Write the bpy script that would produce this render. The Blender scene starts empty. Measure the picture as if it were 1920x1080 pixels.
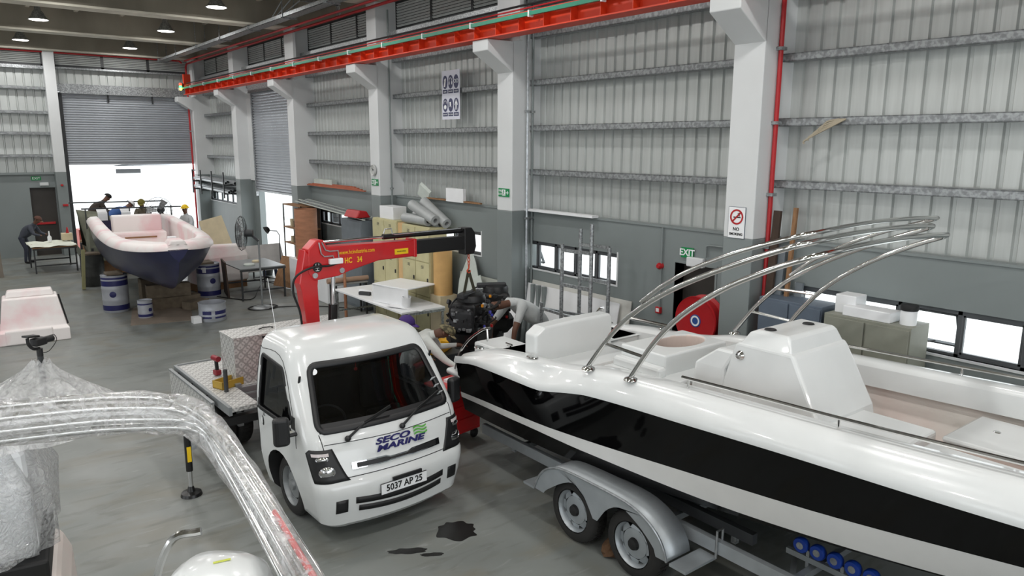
import bpy, bmesh, math, random
from mathutils import Vector, Matrix, Euler
random.seed(7)
V = Vector
PI = math.pi
R = math.radians
SC = bpy.context.scene
COL = SC.collection

# ---------------------------------------------------------------- camera, sky, light, exposure
cam_d = bpy.data.cameras.new('camera'); cam = bpy.data.objects.new('camera', cam_d); COL.objects.link(cam)
cam_d.sensor_width = 36.0; cam_d.lens = 1387.0/1920.0*36.0; cam_d.clip_start = 0.05; cam_d.clip_end = 400
_yaw, _pit, _rol = R(37.75), R(10.88), R(0.28)
_fw = V((math.sin(_yaw)*math.cos(_pit), math.cos(_yaw)*math.cos(_pit), -math.sin(_pit)))
_rt = V((math.cos(_yaw), -math.sin(_yaw), 0)); _up = _rt.cross(_fw)
_r2 = _rt*math.cos(_rol) + _up*math.sin(_rol); _u2 = -_rt*math.sin(_rol) + _up*math.cos(_rol)
cam.matrix_world = Matrix(((_r2.x, _u2.x, -_fw.x, 0), (_r2.y, _u2.y, -_fw.y, 0), (_r2.z, _u2.z, -_fw.z, 4.0), (0, 0, 0, 1)))
SC.camera = cam

world = bpy.data.worlds.new('overcast_sky'); SC.world = world; world.use_nodes = True
_bg = world.node_tree.nodes['Background']; _bg.inputs[0].default_value = (0.93, 0.97, 1.0, 1); _bg.inputs[1].default_value = 3.2
SC.view_settings.view_transform = 'Standard'; SC.view_settings.look = 'None'
SC.view_settings.exposure = 0.0; SC.view_settings.gamma = 1.0; SC.view_settings.use_curve_mapping = False
LAMP_WATTS = 62.0
LAMP_COLOR = (1.0, 0.98, 0.955)

# ---------------------------------------------------------------- materials
MATS = {}
def mat(name, col, rough=0.5, metal=0.0, var=0.06, scale=4.0, bump=0.0, bscale=None, coat=0.0, col2=None, lo=0.35, hi=0.65, emit=0.0, spec=0.5, stretch=None, aniso=0):
    """procedural material: base colour broken up by noise, optional fine relief"""
    if name in MATS: return MATS[name]
    m = bpy.data.materials.new(name); m.use_nodes = True; nt = m.node_tree; b = nt.nodes['Principled BSDF']
    L = nt.links.new
    tc = nt.nodes.new('ShaderNodeTexCoord'); mp = nt.nodes.new('ShaderNodeMapping'); L(tc.outputs['Object'], mp.inputs[0])
    if stretch: mp.inputs['Scale'].default_value = stretch
    n = nt.nodes.new('ShaderNodeTexNoise'); n.inputs['Scale'].default_value = scale; n.inputs['Detail'].default_value = 5; L(mp.outputs[0], n.inputs[0])
    cr = nt.nodes.new('ShaderNodeValToRGB'); L(n.outputs[0], cr.inputs[0])
    c2 = col2 if col2 else tuple(max(0, c*(1-var*2)) for c in col)
    cr.color_ramp.elements[0].position = lo; cr.color_ramp.elements[1].position = hi
    cr.color_ramp.elements[0].color = (*c2, 1); cr.color_ramp.elements[1].color = (*col, 1)
    L(cr.outputs[0], b.inputs['Base Color'])
    b.inputs['Roughness'].default_value = rough; b.inputs['Metallic'].default_value = metal
    b.inputs['Coat Weight'].default_value = coat; b.inputs['Coat Roughness'].default_value = 0.04
    b.inputs['Specular IOR Level'].default_value = spec
    if emit:
        L(cr.outputs[0], b.inputs['Emission Color']); b.inputs['Emission Strength'].default_value = emit
    if bump:
        n2 = nt.nodes.new('ShaderNodeTexNoise'); n2.inputs['Scale'].default_value = bscale or scale*6; n2.inputs['Detail'].default_value = 4; L(mp.outputs[0], n2.inputs[0])
        bp = nt.nodes.new('ShaderNodeBump'); bp.inputs['Strength'].default_value = bump; bp.inputs['Distance'].default_value = 0.02
        L(n2.outputs[0], bp.inputs['Height']); L(bp.outputs[0], b.inputs['Normal'])
    MATS[name] = m
    return m

def glass_mat(name, tint=(1, 1, 1), refl=0.08, rough=0.02):
    if name in MATS: return MATS[name]
    m = bpy.data.materials.new(name); m.use_nodes = True; nt = m.node_tree; nt.nodes.remove(nt.nodes['Principled BSDF'])
    L = nt.links.new; out = nt.nodes['Material Output']
    tr = nt.nodes.new('ShaderNodeBsdfTransparent'); gl = nt.nodes.new('ShaderNodeBsdfGlossy'); gl.inputs['Roughness'].default_value = rough
    n = nt.nodes.new('ShaderNodeTexNoise'); n.inputs['Scale'].default_value = 1.5
    cr = nt.nodes.new('ShaderNodeValToRGB'); L(n.outputs[0], cr.inputs[0])
    cr.color_ramp.elements[0].color = (*[t*0.96 for t in tint], 1); cr.color_ramp.elements[1].color = (*tint, 1); L(cr.outputs[0], tr.inputs[0])
    lw = nt.nodes.new('ShaderNodeLayerWeight'); lw.inputs['Blend'].default_value = 0.5
    pw = nt.nodes.new('ShaderNodeMath'); pw.operation = 'POWER'; pw.inputs[1].default_value = 4.0; L(lw.outputs['Facing'], pw.inputs[0])
    ad = nt.nodes.new('ShaderNodeMath'); ad.operation = 'MULTIPLY_ADD'; ad.inputs[1].default_value = 0.6; ad.inputs[2].default_value = refl; ad.use_clamp = True; L(pw.outputs[0], ad.inputs[0])
    mx = nt.nodes.new('ShaderNodeMixShader'); L(ad.outputs[0], mx.inputs[0]); L(tr.outputs[0], mx.inputs[1]); L(gl.outputs[0], mx.inputs[2])
    L(mx.outputs[0], out.inputs[0]); MATS[name] = m
    return m

# ---------------------------------------------------------------- mesh builder
def frame(d, upv=(0, 0, 1)):
    d = V(d).normalized(); u = V(upv)
    if abs(d.dot(u)) > 0.98: u = V((0, 1, 0)) if abs(d.y) < 0.9 else V((1, 0, 0))
    s = d.cross(u).normalized(); u = s.cross(d).normalized()
    return d, s, u

class MB:
    def __init__(self): self.v = []; self.f = []; self.mi = []; self.cur = 0
    def add(self, vs, fs, M=None):
        o = len(self.v)
        for p in vs: self.v.append(tuple(M @ V(p)) if M is not None else tuple(p))
        for f in fs: self.f.append(tuple(i+o for i in f)); self.mi.append(self.cur)
        return self
    def box(self, x0, x1, y0, y1, z0, z1, M=None):
        vs = [(x0,y0,z0),(x1,y0,z0),(x1,y1,z0),(x0,y1,z0),(x0,y0,z1),(x1,y0,z1),(x1,y1,z1),(x0,y1,z1)]
        return self.add(vs, [(0,3,2,1),(4,5,6,7),(0,1,5,4),(1,2,6,5),(2,3,7,6),(3,0,4,7)], M)
    def bar(self, p, q, w, h=None, upv=(0, 0, 1)):
        h = h or w; p, q = V(p), V(q); d, s, u = frame(q-p, upv); vs = []
        for e in (p, q):
            for a, b in ((-1,-1),(1,-1),(1,1),(-1,1)): vs.append(e + s*a*w/2 + u*b*h/2)
        return self.add(vs, [(0,1,2,3),(7,6,5,4),(0,4,5,1),(1,5,6,2),(2,6,7,3),(3,7,4,0)])
    def tube(self, pts, r, n=8, caps=True, closed=False):
        pts = [V(p) for p in pts]; m = len(pts); rs = r if isinstance(r, (list, tuple)) else [r]*m
        o = len(self.v); prev = None
        for i, p in enumerate(pts):
            if closed: d = pts[(i+1) % m] - pts[i-1]
            else: d = pts[min(i+1, m-1)] - pts[max(i-1, 0)]
            if d.length < 1e-9: d = V((0,0,1))
            d.normalize()
            if prev is None: _, s, u = frame(d)
            else:
                u = (prev - d*prev.dot(d))
                if u.length < 1e-6: _, s, u = frame(d)
                u.normalize(); s = d.cross(u)
            prev = u
            for k in range(n):
                a = 2*PI*k/n; self.v.append(tuple(p + (s*math.cos(a) + u*math.sin(a))*rs[i]))
        seg = m if closed else m-1
        for i in range(seg):
            for k in range(n):
                a = o+i*n+k; b = o+i*n+(k+1) % n; j = (i+1) % m; c = o+j*n+(k+1) % n; e = o+j*n+k
                self.f.append((a, b, c, e)); self.mi.append(self.cur)
        if caps and not closed:
            self.f.append(tuple(o+k for k in range(n))[::-1]); self.f.append(tuple(o+(m-1)*n+k for k in range(n))); self.mi += [self.cur]*2
        return self
    def cyl(self, p, q, r, n=16, r2=None): return self.tube([p, q], [r, r if r2 is None else r2], n)
    def lathe(self, prof, n=24, M=None, ang=2*PI):
        vs = []; fs = []; m = len(prof); full = abs(ang-2*PI) < 1e-6; nn = n if full else n+1
        for k in range(nn):
            a = ang*k/n
            for r, z in prof: vs.append((r*math.cos(a), r*math.sin(a), z))
        for k in range(n):
            k2 = (k+1) % nn
            for i in range(m-1):
                fs.append((k*m+i, k2*m+i, k2*m+i+1, k*m+i+1))
        return self.add(vs, fs, M)
    def prism(self, poly, t0, t1, M=None):
        """poly in local (x,z), extruded along y from t0 to t1"""
        n = len(poly); vs = [(a, t0, b) for a, b in poly] + [(a, t1, b) for a, b in poly]
        fs = [tuple(range(n)), tuple(range(2*n-1, n-1, -1))] + [(i, i+n, (i+1) % n + n, (i+1) % n) for i in range(n)]
        return self.add(vs, fs, M)
    def loft(self, secs, closed=False, cap0=False, cap1=False):
        n = len(secs[0]); o = len(self.v)
        for s in secs:
            for p in s: self.v.append(tuple(p))
        for i in range(len(secs)-1):
            for k in range(n if closed else n-1):
                k2 = (k+1) % n
                self.f.append((o+i*n+k, o+i*n+k2, o+(i+1)*n+k2, o+(i+1)*n+k)); self.mi.append(self.cur)
        if cap0: self.f.append(tuple(o+k for k in range(n))[::-1]); self.mi.append(self.cur)
        if cap1: self.f.append(tuple(o+(len(secs)-1)*n+k for k in range(n))); self.mi.append(self.cur)
        return self
    def ball(self, c, r, n=12, sq=(1, 1, 1)):
        m = n//2+1; prof = [(math.sin(PI*i/m), -math.cos(PI*i/m)) for i in range(m+1)]
        return self.lathe([(max(a, 1e-4), b) for a, b in prof], n, Matrix.Translation(V(c)) @ Matrix.Diagonal((r*sq[0], r*sq[1], r*sq[2], 1)))
    def build(self, name, material=None, parent=None, smooth=False, bevel=0.0, sub=0, solid=0.0, seg=2, loc=None, rot=None, angle=40, fixn=True):
        me = bpy.data.meshes.new(name); me.from_pydata([tuple(p) for p in self.v], [], self.f)
        ms = material if isinstance(material, (list, tuple)) else [material]
        for q in ms: me.materials.append(q)
        if len(ms) > 1: me.polygons.foreach_set('material_index', self.mi)
        me.validate(); me.update()
        if fixn:
            bm = bmesh.new(); bm.from_mesh(me); bmesh.ops.remove_doubles(bm, verts=bm.verts, dist=1e-5); bmesh.ops.recalc_face_normals(bm, faces=bm.faces); bm.to_mesh(me); bm.free()
        if smooth:
            me.polygons.foreach_set('use_smooth', [True]*len(me.polygons)); me.set_sharp_from_angle(angle=R(angle))
        o = bpy.data.objects.new(name, me); COL.objects.link(o)
        if parent is not None: o.parent = parent
        if loc is not None: o.location = loc
        if rot is not None: o.rotation_euler = rot
        if solid:
            md = o.modifiers.new('thick', 'SOLIDIFY'); md.thickness = solid; md.offset = -1
        if bevel:
            md = o.modifiers.new('bevel', 'BEVEL'); md.width = bevel; md.segments = seg; md.limit_method = 'ANGLE'; md.angle_limit = R(35)
        if sub:
            md = o.modifiers.new('sub', 'SUBSURF'); md.levels = sub; md.render_levels = sub
        return o

def tag(o, label, cat=None, group=None, kind=None):
    if label: o['label'] = label
    if cat: o['category'] = cat
    if group: o['group'] = group
    if kind: o['kind'] = kind
    return o
def empty(name, loc=(0, 0, 0), rz=0, label=None, cat=None, group=None):
    o = bpy.data.objects.new(name, None); COL.objects.link(o); o.location = loc; o.rotation_euler = (0, 0, rz); o.empty_display_size = 0.1
    return tag(o, label, cat, group)
def struct(o): o['kind'] = 'structure'; return o
def copy_tree(o, loc=None, rz=None, label=None, parent=None):
    c = o.copy(); COL.objects.link(c)
    if parent is not None: c.parent = parent
    if loc is not None: c.location = loc
    if rz is not None: c.rotation_euler = (0, 0, rz)
    if label: c['label'] = label
    for ch in list(o.children): copy_tree(ch, parent=c)
    return c
def shared(name, me, parent, loc=(0, 0, 0), rot=(0, 0, 0), scale=(1, 1, 1)):
    o = bpy.data.objects.new(name, me); COL.objects.link(o); o.parent = parent; o.location = loc; o.rotation_euler = rot; o.scale = scale
    return o
def text(name, s, size, material, parent, M, extrude=0.002, shear=0.0, bold=0.0, xs=1.0, align='CENTER', spacing=1.0):
    """lettering as a mesh; M maps local (x right, y up, z out) to the parent's space"""
    c = bpy.data.curves.new(name, 'FONT'); c.body = s; c.size = size; c.extrude = extrude; c.shear = shear; c.offset = bold; c.align_x = align; c.align_y = 'CENTER'; c.space_character = spacing; c.resolution_u = 3
    t = bpy.data.objects.new('tmp', c); COL.objects.link(t)
    dg = bpy.context.evaluated_depsgraph_get(); dg.update()
    me = bpy.data.meshes.new_from_object(t.evaluated_get(dg)); bpy.data.objects.remove(t); bpy.data.curves.remove(c)
    me.transform(M @ Matrix.Diagonal((xs, 1, 1, 1))); me.materials.clear(); me.materials.append(material)
    o = bpy.data.objects.new(name, me); COL.objects.link(o); o.parent = parent
    return o
def basis(o, x, y, z=None):
    """matrix from origin and two axes (x right, y up)"""
    x = V(x).normalized(); y = V(y); y = (y - x*y.dot(x)).normalized(); z = x.cross(y)
    return Matrix(((x.x, y.x, z.x, o[0]), (x.y, y.y, z.y, o[1]), (x.z, y.z, z.z, o[2]), (0, 0, 0, 1)))
def lerp(a, b, t): return a + (b-a)*t
def curve_pts(pts, n=8, closed=False):
    """Catmull-Rom through points"""
    P = [V(p) for p in pts]; out = []; m = len(P)
    for i in range(m if closed else m-1):
        p0 = P[i-1] if (i > 0 or closed) else P[0]*2-P[1]; p1 = P[i]; p2 = P[(i+1) % m]; p3 = P[(i+2) % m] if (i+2 < m or closed) else P[-1]*2-P[-2]
        for k in range(n):
            t = k/n; out.append(0.5*((2*p1) + (p2-p0)*t + (2*p0-5*p1+4*p2-p3)*t*t + (3*p1-p0-3*p2+p3)*t**3))
    if not closed: out.append(P[-1])
    return out
def interp(x, xs, ys):
    if x <= xs[0]: return ys[0]
    for i in range(len(xs)-1):
        if x <= xs[i+1]: return lerp(ys[i], ys[i+1], (x-xs[i])/(xs[i+1]-xs[i]))
    return ys[-1]
def sr(r, g, b):
    f = lambda c: (c/255/12.92) if c/255 <= 0.04045 else ((c/255+0.055)/1.055)**2.4
    return (f(r), f(g), f(b))
# ================================================================ palette
m_white = mat('white_paint', sr(213, 216, 217), 0.55, var=0.03, scale=1.2)
m_grey = mat('grey_wall_paint', sr(126, 134, 134), 0.5, var=0.04, scale=0.8)
m_clad = mat('cladding_zinc', sr(192, 196, 194), 0.4, 0.35, var=0.05, scale=3, stretch=(1, 6, 0.4))
m_galv = mat('galvanised_steel', sr(176, 180, 182), 0.42, 0.7, var=0.22, scale=26, lo=0.42, hi=0.6)
m_girt = mat('girt_zinc', sr(164, 168, 170), 0.45, 0.6, var=0.2, scale=22, lo=0.42, hi=0.6, stretch=(1, 4.6, 1))
m_galv_bright = mat('bright_galvanised', sr(196, 200, 204), 0.3, 0.85, var=0.15, scale=18)
m_concrete = mat('stained_concrete', sr(160, 154, 140), 0.85, var=0.16, scale=0.9, bump=0.2, bscale=14, stretch=(1, 1, 0.35))
m_concrete_l = mat('pale_lit_concrete', sr(214, 210, 196), 0.85, var=0.1, scale=2)  # paler concrete: bounce light on beam ledges and slab ribs put into the colour
m_shutter = mat('shutter_steel', sr(168, 172, 178), 0.42, 0.55, var=0.05, scale=1.2)
m_dark = mat('dark_frame', sr(58, 60, 62), 0.5, 0.2)
m_wframe = mat('window_frame_grey', sr(92, 95, 98), 0.45, 0.3)
m_black = mat('black_rubber', sr(18, 18, 19), 0.6)
m_red = mat('red_pipe_paint', sr(178, 28, 34), 0.4)
m_orange = mat('orange_girder_paint', sr(222, 62, 24), 0.45, var=0.08, scale=1.5)
m_teal = mat('teal_plastic', sr(40, 138, 110), 0.4)
m_door = mat('dark_brown_door', sr(58, 54, 50), 0.5)
m_pane = glass_mat('window_glass', (0.95, 0.98, 0.98), 0.06)
m_green = mat('exit_green', sr(10, 132, 72), 0.4, var=0.02)
m_signwhite = mat('sign_white', sr(238, 240, 242), 0.4, var=0.02)

def floor_mat():
    m = bpy.data.materials.new('sealed_concrete_floor'); m.use_nodes = True; nt = m.node_tree; b = nt.nodes['Principled BSDF']; L = nt.links.new
    tc = nt.nodes.new('ShaderNodeTexCoord')
    def noise(s, det, st=(1, 1, 1), dist=0.0):
        mp = nt.nodes.new('ShaderNodeMapping'); mp.inputs['Scale'].default_value = st; mp.inputs['Rotation'].default_value = (0, 0, R(35)); L(tc.outputs['Object'], mp.inputs[0])
        n = nt.nodes.new('ShaderNodeTexNoise'); n.inputs['Scale'].default_value = s; n.inputs['Detail'].default_value = det; n.inputs['Distortion'].default_value = dist; L(mp.outputs[0], n.inputs[0]); return n.outputs[0]
    def ramp(src, stops):
        cr = nt.nodes.new('ShaderNodeValToRGB'); L(src, cr.inputs[0]); e = cr.color_ramp.elements
        e[0].position, e[0].color = stops[0][0], (*stops[0][1], 1); e[1].position, e[1].color = stops[-1][0], (*stops[-1][1], 1)
        for p, c in stops[1:-1]: q = e.new(p); q.color = (*c, 1)
        return cr.outputs[0]
    def mixc(fac, a, c, mode='MIX'):
        mx = nt.nodes.new('ShaderNodeMix'); mx.data_type = 'RGBA'; mx.blend_type = mode
        if isinstance(fac, float): mx.inputs[0].default_value = fac
        else: L(fac, mx.inputs[0])
        L(a, mx.inputs[6])
        if isinstance(c, tuple): mx.inputs[7].default_value = (*c, 1)
        else: L(c, mx.inputs[7])
        return mx.outputs[2]
    base = ramp(noise(0.35, 6, dist=0.6), [(0.3, sr(106, 110, 107)), (0.5, sr(118, 122, 119)), (0.72, sr(130, 133, 131))])
    warm = ramp(noise(0.9, 8, (1, 1.8, 1), 0.8), [(0.48, (0, 0, 0)), (0.72, (0.8,)*3)])
    c = mixc(warm, base, sr(116, 113, 101))
    dirt = ramp(noise(2.2, 9, (0.7, 2.6, 1), 1.0), [(0.55, (0, 0, 0)), (0.74, (0.65,)*3)])
    c = mixc(dirt, c, sr(92, 93, 88))
    pale = ramp(noise(2.8, 8, (0.6, 3.2, 1), 1.2), [(0.62, (0, 0, 0)), (0.74, (0.55,)*3)])
    c = mixc(pale, c, sr(150, 153, 151))
    L(c, b.inputs['Base Color'])
    rr = ramp(noise(1.3, 5), [(0.3, (0.32,)*3), (0.7, (0.55,)*3)]); L(rr, b.inputs['Roughness'])
    bp = nt.nodes.new('ShaderNodeBump'); bp.inputs['Strength'].default_value = 0.06; L(noise(9, 6), bp.inputs['Height']); L(bp.outputs[0], b.inputs['Normal'])
    return m

XW = 8.65          # inner face of the long wall's plinth
YF = 31.4          # far wall
COLY = [0.98+5.05*k for k in range(-2, 7)]      # far edges of the columns of the long wall
CW = 0.45
fl = MB().box(-8, 8.9, -11, YF+0.3, -0.2, 0).build('floor', floor_mat()); struct(fl)

# ---------------------------------------------------------------- long wall: grey plinth, windows, door
WIN = [(1.3, 5.16, 1.74, 2.26), (8.38, 10.98, 1.77, 2.28), (12.2, 14.8, 1.8, 2.27), (17.3, 20.12, 1.82, 2.2), (27.6, 30.8, 1.85, 2.24)]
DOOR = (6.44, 7.17, 0, 2.3)
SHUT = (22.0, 25.2)
def wall_y(mb, x0, x1, ya, yb, z0, z1, ops):
    y = ya
    for (a, b, c, d) in sorted(ops):
        mb.box(x0, x1, y, a, z0, z1)
        if c > z0: mb.box(x0, x1, a, b, z0, c)
        if d < z1: mb.box(x0, x1, a, b, d, z1)
        y = b
    mb.box(x0, x1, y, yb, z0, z1)
mb = MB(); wall_y(mb, XW, XW+0.2, -11, YF, 0, 2.8, WIN+[DOOR, (SHUT[0], SHUT[1], 0, 2.8)])
mb.box(XW-0.02, XW+0.14, -11, SHUT[0], 2.8, 2.83); mb.box(XW-0.02, XW+0.14, SHUT[1], YF, 2.8, 2.83)
wall_r = struct(mb.build('wall_right', m_grey))

def cladding(y0, y1, z0, z1, x=8.862, pitch=0.213, axis='y', name='cladding_sheet', parent=None):
    prof = []; y = y0
    while y < y1:
        e = min(y+pitch, y1)
        prof += [(y, 0), (min(y+0.145, e), 0), (min(y+0.16, e), 0.034), (min(y+0.195, e), 0.034), (min(y+0.21, e), 0)]; y = e
    prof.append((y1, 0)); mb = MB()
    if axis == 'y': mb.loft([[(x+d, t, z0) for t, d in prof], [(x+d, t, z1) for t, d in prof]])
    else: mb.loft([[(t, x+d, z0) for t, d in prof], [(t, x+d, z1) for t, d in prof]])
    return mb.build(name, m_clad, parent, fixn=False)
gm = MB().box(-0.24, 0, -0.5, 0.5, -0.012, 0).box(-0.24, -0.228, -0.5, 0.5, -0.1, 0).box(-0.24, -0.1, -0.5, 0.5, -0.1, -0.088).build('girt_tmp', m_girt); girt_me = gm.data; bpy.data.objects.remove(gm)
for k in range(len(COLY)-1):
    a, b = COLY[k], COLY[k+1]-CW
    if b < -3: continue
    if k == 6:           # the bay with the second shutter
        cladding(a, b, 5.75, 6.45, parent=wall_r)
        for s0, s1 in ((a-0.02, SHUT[0]), (SHUT[1], b+0.02)): MB().box(XW-0.05, XW+0.2, s0, s1, 2.8, 5.75).build('shutter_jamb', m_white, wall_r)
    else:
        cladding(a, b, 2.79, 6.45, parent=wall_r)
        for z in (3.58, 4.36, 5.15): shared('girt', girt_me, wall_r, (8.855, (a+b)/2, z), scale=(1, b-a, 1))
    shared('girt', girt_me, wall_r, (8.855, (a+b)/2, 5.98), scale=(1, b-a, 1.2))
    # flashing and louvre band
    MB().box(8.5, 8.88, a, b, 6.42, 6.52).build('flashing', m_galv, wall_r)
    n = 3; w = (b-a)/n
    for j in range(n):
        y0, y1 = a+j*w, a+(j+1)*w
        f = MB().box(8.74, 8.8, y0, y0+0.04, 6.6, 7.18).box(8.74, 8.8, y1-0.04, y1, 6.6, 7.18).box(8.74, 8.8, y0, y1, 6.57, 6.62).box(8.74, 8.8, y0, y1, 7.15, 7.2).build('louvre_frame', m_dark, wall_r)
        s = MB()
        for q in range(9):
            z = 6.66+q*0.06; s.add([(8.74, y0+.04, z+.028), (8.74, y1-.04, z+.028), (8.76, y1-.04, z-.014), (8.76, y0+.04, z-.014)], [(0, 1, 2, 3)])
        s = s.build('louvre_blades', m_clad, f, fixn=False, solid=0.006); s['kind'] = 'stuff'
        MB().box(8.81, 8.83, y0, y1, 6.6, 7.2).build('louvre_gap_shade', m_dark, f)  # dark sheet added behind the blades; its colour supplies the shade in the gaps
MB().box(8.5, 9.0, -11, YF+0.3, 7.2, 8.1).build('ring_beam', m_concrete, wall_r)
MB().box(8.84, 8.9, -11, YF, 6.45, 6.6).build('sill_strip', m_grey, wall_r)

for k, y in enumerate(COLY):
    if y < -3: continue
    y = min(y, YF-0.05)
    c = MB().box(8.22, 8.9, y-CW, y, 2.83, 7.2).build('column', m_white, wall_r, bevel=0.012)
    MB().box(8.22, 8.9, y-CW, y, 0, 2.83).build('column_base', m_grey, c, bevel=0.012)
    MB().prism([(8.25, 5.25), (8.25, 5.785), (7.68, 5.785), (7.68, 5.6)], y-CW, y).build('corbel', m_white, c, bevel=0.012)
    if k % 2 == 0 and y > 9: MB().box(8.22-0.0, 8.3, y-CW-0.2, y-CW, 5.79, 7.2).build('pier', m_white, c)

# ---------------------------------------------------------------- windows of the long wall
def awning(parent, y0, y1, z0, z1, ang):
    """one light: frame ring and pane, hinged at the top edge"""
    h = z1-z0; M = Matrix.Translation((8.72, 0, z1)) @ Matrix.Rotation(ang, 4, 'Y')
    t = 0.022; fr = MB()
    fr.box(-0.02, 0.02, y0, y0+t, -h, 0, M).box(-0.02, 0.02, y1-t, y1, -h, 0, M).box(-0.02, 0.02, y0, y1, -t, 0, M).box(-0.02, 0.02, y0, y1, -h, -h+t, M)
    f = fr.build('window_frame', m_wframe, parent)
    MB().add([(0, y0+t, -h+t), (0, y1-t, -h+t), (0, y1-t, -t), (0, y0+t, -t)], [(0, 1, 2, 3)], M).build('pane', m_pane, f)
    if ang: MB().bar(M @ V((0, (y0+y1)/2-0.02, -h+0.02)), M @ V((-0.04, (y0+y1)/2+0.05, -h+0.02)), 0.015).build('handle', m_dark, f)
for wi, (y0, y1, z0, z1) in enumerate(WIN):
    wd = MB(); t = 0.03
    wd.box(8.64, 8.86, y0-t, y0, z0-t, z1+t).box(8.64, 8.86, y1, y1+t, z0-t, z1+t).box(8.64, 8.86, y0, y1, z0-t, z0)
    o = struct(wd.build('window_%d' % (wi+1), m_white))
    mf = MB(); n = 5 if wi else 6; w = (y1-y0)/n
    mf.box(8.69, 8.75, y0, y1, z1-0.05, z1).box(8.69, 8.75, y0, y1, z0, z0+0.03)
    for j in range(n+1): mf.box(8.69, 8.75, max(y0, y0+j*w-0.022), min(y1, y0+j*w+0.022), z0, z1)
    mf.build('mullions', m_wframe, o)
    op = {0: (3, 1), 1: (4,), 2: (1,), 3: (), 4: ()}[wi]
    for j in range(n): awning(o, y0+j*w+0.03, y0+(j+1)*w-0.03, z0+0.03, z1-0.05, R(-24) if j in op else 0)

# exit door of the long wall
d1 = struct(MB().box(8.85, 8.89, DOOR[0]-.05, DOOR[1]+.05, 0, DOOR[3]+.05).build('door_1', m_door))
MB().box(XW-0.012, XW+0.2, DOOR[0]-.03, DOOR[0], 0, DOOR[3]+.03).box(XW-0.012, XW+0.2, DOOR[1], DOOR[1]+.03, 0, DOOR[3]+.03).box(XW-0.012, XW+0.2, DOOR[0], DOOR[1], DOOR[3], DOOR[3]+.03).build('door_frame', m_grey, d1)
MB().box(8.80, 8.85, DOOR[0]+.1, DOOR[1]-.1, 1.02, 1.1).build('push_bar', m_red, d1, bevel=0.01)

# ---------------------------------------------------------------- roller shutters
def slat_mesh(length, h=0.085):
    prof = [(0, 0), (-0.018, h*.2), (-0.022, h*.5), (-0.016, h*.8), (0, h*.94), (0.004, h)]
    mb = MB().loft([[(0, x, z) for x, z in prof], [(length, x, z) for x, z in prof]])
    o = mb.build('slat_tmp', m_shutter, fixn=False, smooth=True); me = o.data; bpy.data.objects.remove(o); return me
sh2 = struct(MB().box(8.56, 8.66, SHUT[0]-.06, SHUT[0], 2.3, 5.7).box(8.56, 8.66, SHUT[1], SHUT[1]+.06, 2.3, 5.7).build('door_2', m_galv))
tag(sh2, 'half-raised silver roller shutter in the long wall')
sm = slat_mesh(SHUT[1]-SHUT[0])
for i in range(37): shared('slat', sm, sh2, (8.62, SHUT[1], 2.52+i*0.085), (0, 0, -PI/2))
MB().box(8.58, 8.64, SHUT[0], SHUT[1], 2.46, 2.52).build('bottom_rail', m_galv, sh2)
MB().box(8.5, 8.85, SHUT[0]-.1, SHUT[1]+.1, 5.66, 5.98).build('shutter_box', m_galv, sh2)

# ---------------------------------------------------------------- far wall
FSX = (3.92, 8.36); FSZ = 3.31
mb = MB(); mb.box(-8, 2.63, YF, YF+0.2, 0, 2.98).box(2.63, 3.42, YF, YF+0.2, 2.45, 2.98).box(3.42, 3.92, YF, YF+0.2, 0, 2.98).box(8.36, 8.9, YF, YF+.2, 0, 5.8)
mb.box(-8, 3.5, YF-0.1, YF+0.1, 2.92, 2.99)
wall_f = struct(mb.build('wall_far', m_grey))
cladding(-8, 3.5, 2.95, 6.6, x=YF+0.1, axis='x', parent=wall_f, pitch=0.26)
cladding(3.7, 8.4, 6.0, 6.65, x=YF+0.1, axis='x', parent=wall_f, pitch=0.26)
for z in (3.62, 4.4, 5.12, 5.95):
    shared('girt', girt_me, wall_f, (-2.25, YF+0.09, z), (0, 0, PI/2), (1, 11.5, 1))
MB().box(3.43, 3.77, YF-0.35, YF+0.2, 3.0, 7.3).build('column', m_white, wall_f, bevel=.01)
MB().box(3.43, 3.77, YF-0.35, YF+0.2, 0, 3.0).build('column_base', m_grey, wall_f, bevel=.01)
MB().box(8.38, 8.9, YF-0.15, YF+.25, 2.83, 7.2).build('corner_column', m_white, wall_f, bevel=.01)
MB().box(3.77, 8.4, YF-0.12, YF+0.12, 5.82, 6.1).build('shutter_lintel', m_galv, wall_f)
MB().box(3.77, 8.4, YF-0.2, YF+0.12, 6.6, 6.66).build('flashing', m_galv, wall_f)
MB().box(-8, 3.5, YF-0.2, YF+0.12, 6.55, 6.66).build('flashing', m_galv, wall_f)
MB().box(-8, 8.9, YF-0.2, YF+0.3, 7.2, 8.1).build('ring_beam', m_concrete, wall_f)
for x0 in [3.77+1.53*j for j in range(3)] + [3.43-1.53*j for j in range(1, 8)]:
    f = MB().box(x0, x0+.05, YF-.1, YF-.04, 6.66, 7.2).box(x0+1.48, x0+1.53, YF-.1, YF-.04, 6.66, 7.2).box(x0, x0+1.53, YF-.1, YF-.04, 6.66, 6.73).box(x0, x0+1.53, YF-.1, YF-.04, 7.15, 7.2).build('louvre_frame', m_dark, wall_f)
    s = MB()
    for q in range(7):
        z = 6.76+q*0.06; s.add([(x0+.05, YF-.1, z+.028), (x0+1.48, YF-.1, z+.028), (x0+1.48, YF-.08, z-.014), (x0+.05, YF-.08, z-.014)], [(0, 1, 2, 3)])
    s = s.build('louvre_blades', m_clad, f, fixn=False, solid=.006); s['kind'] = 'stuff'
    MB().box(x0, x0+1.53, YF-.03, YF-.01, 6.66, 7.2).build('louvre_gap_shade', m_dark, f)  # same added dark sheet, shading the gaps by colour
d3 = struct(MB().box(2.6, 3.45, YF+0.2, YF+0.24, 0, 2.48).build('door_3', m_door))
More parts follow.
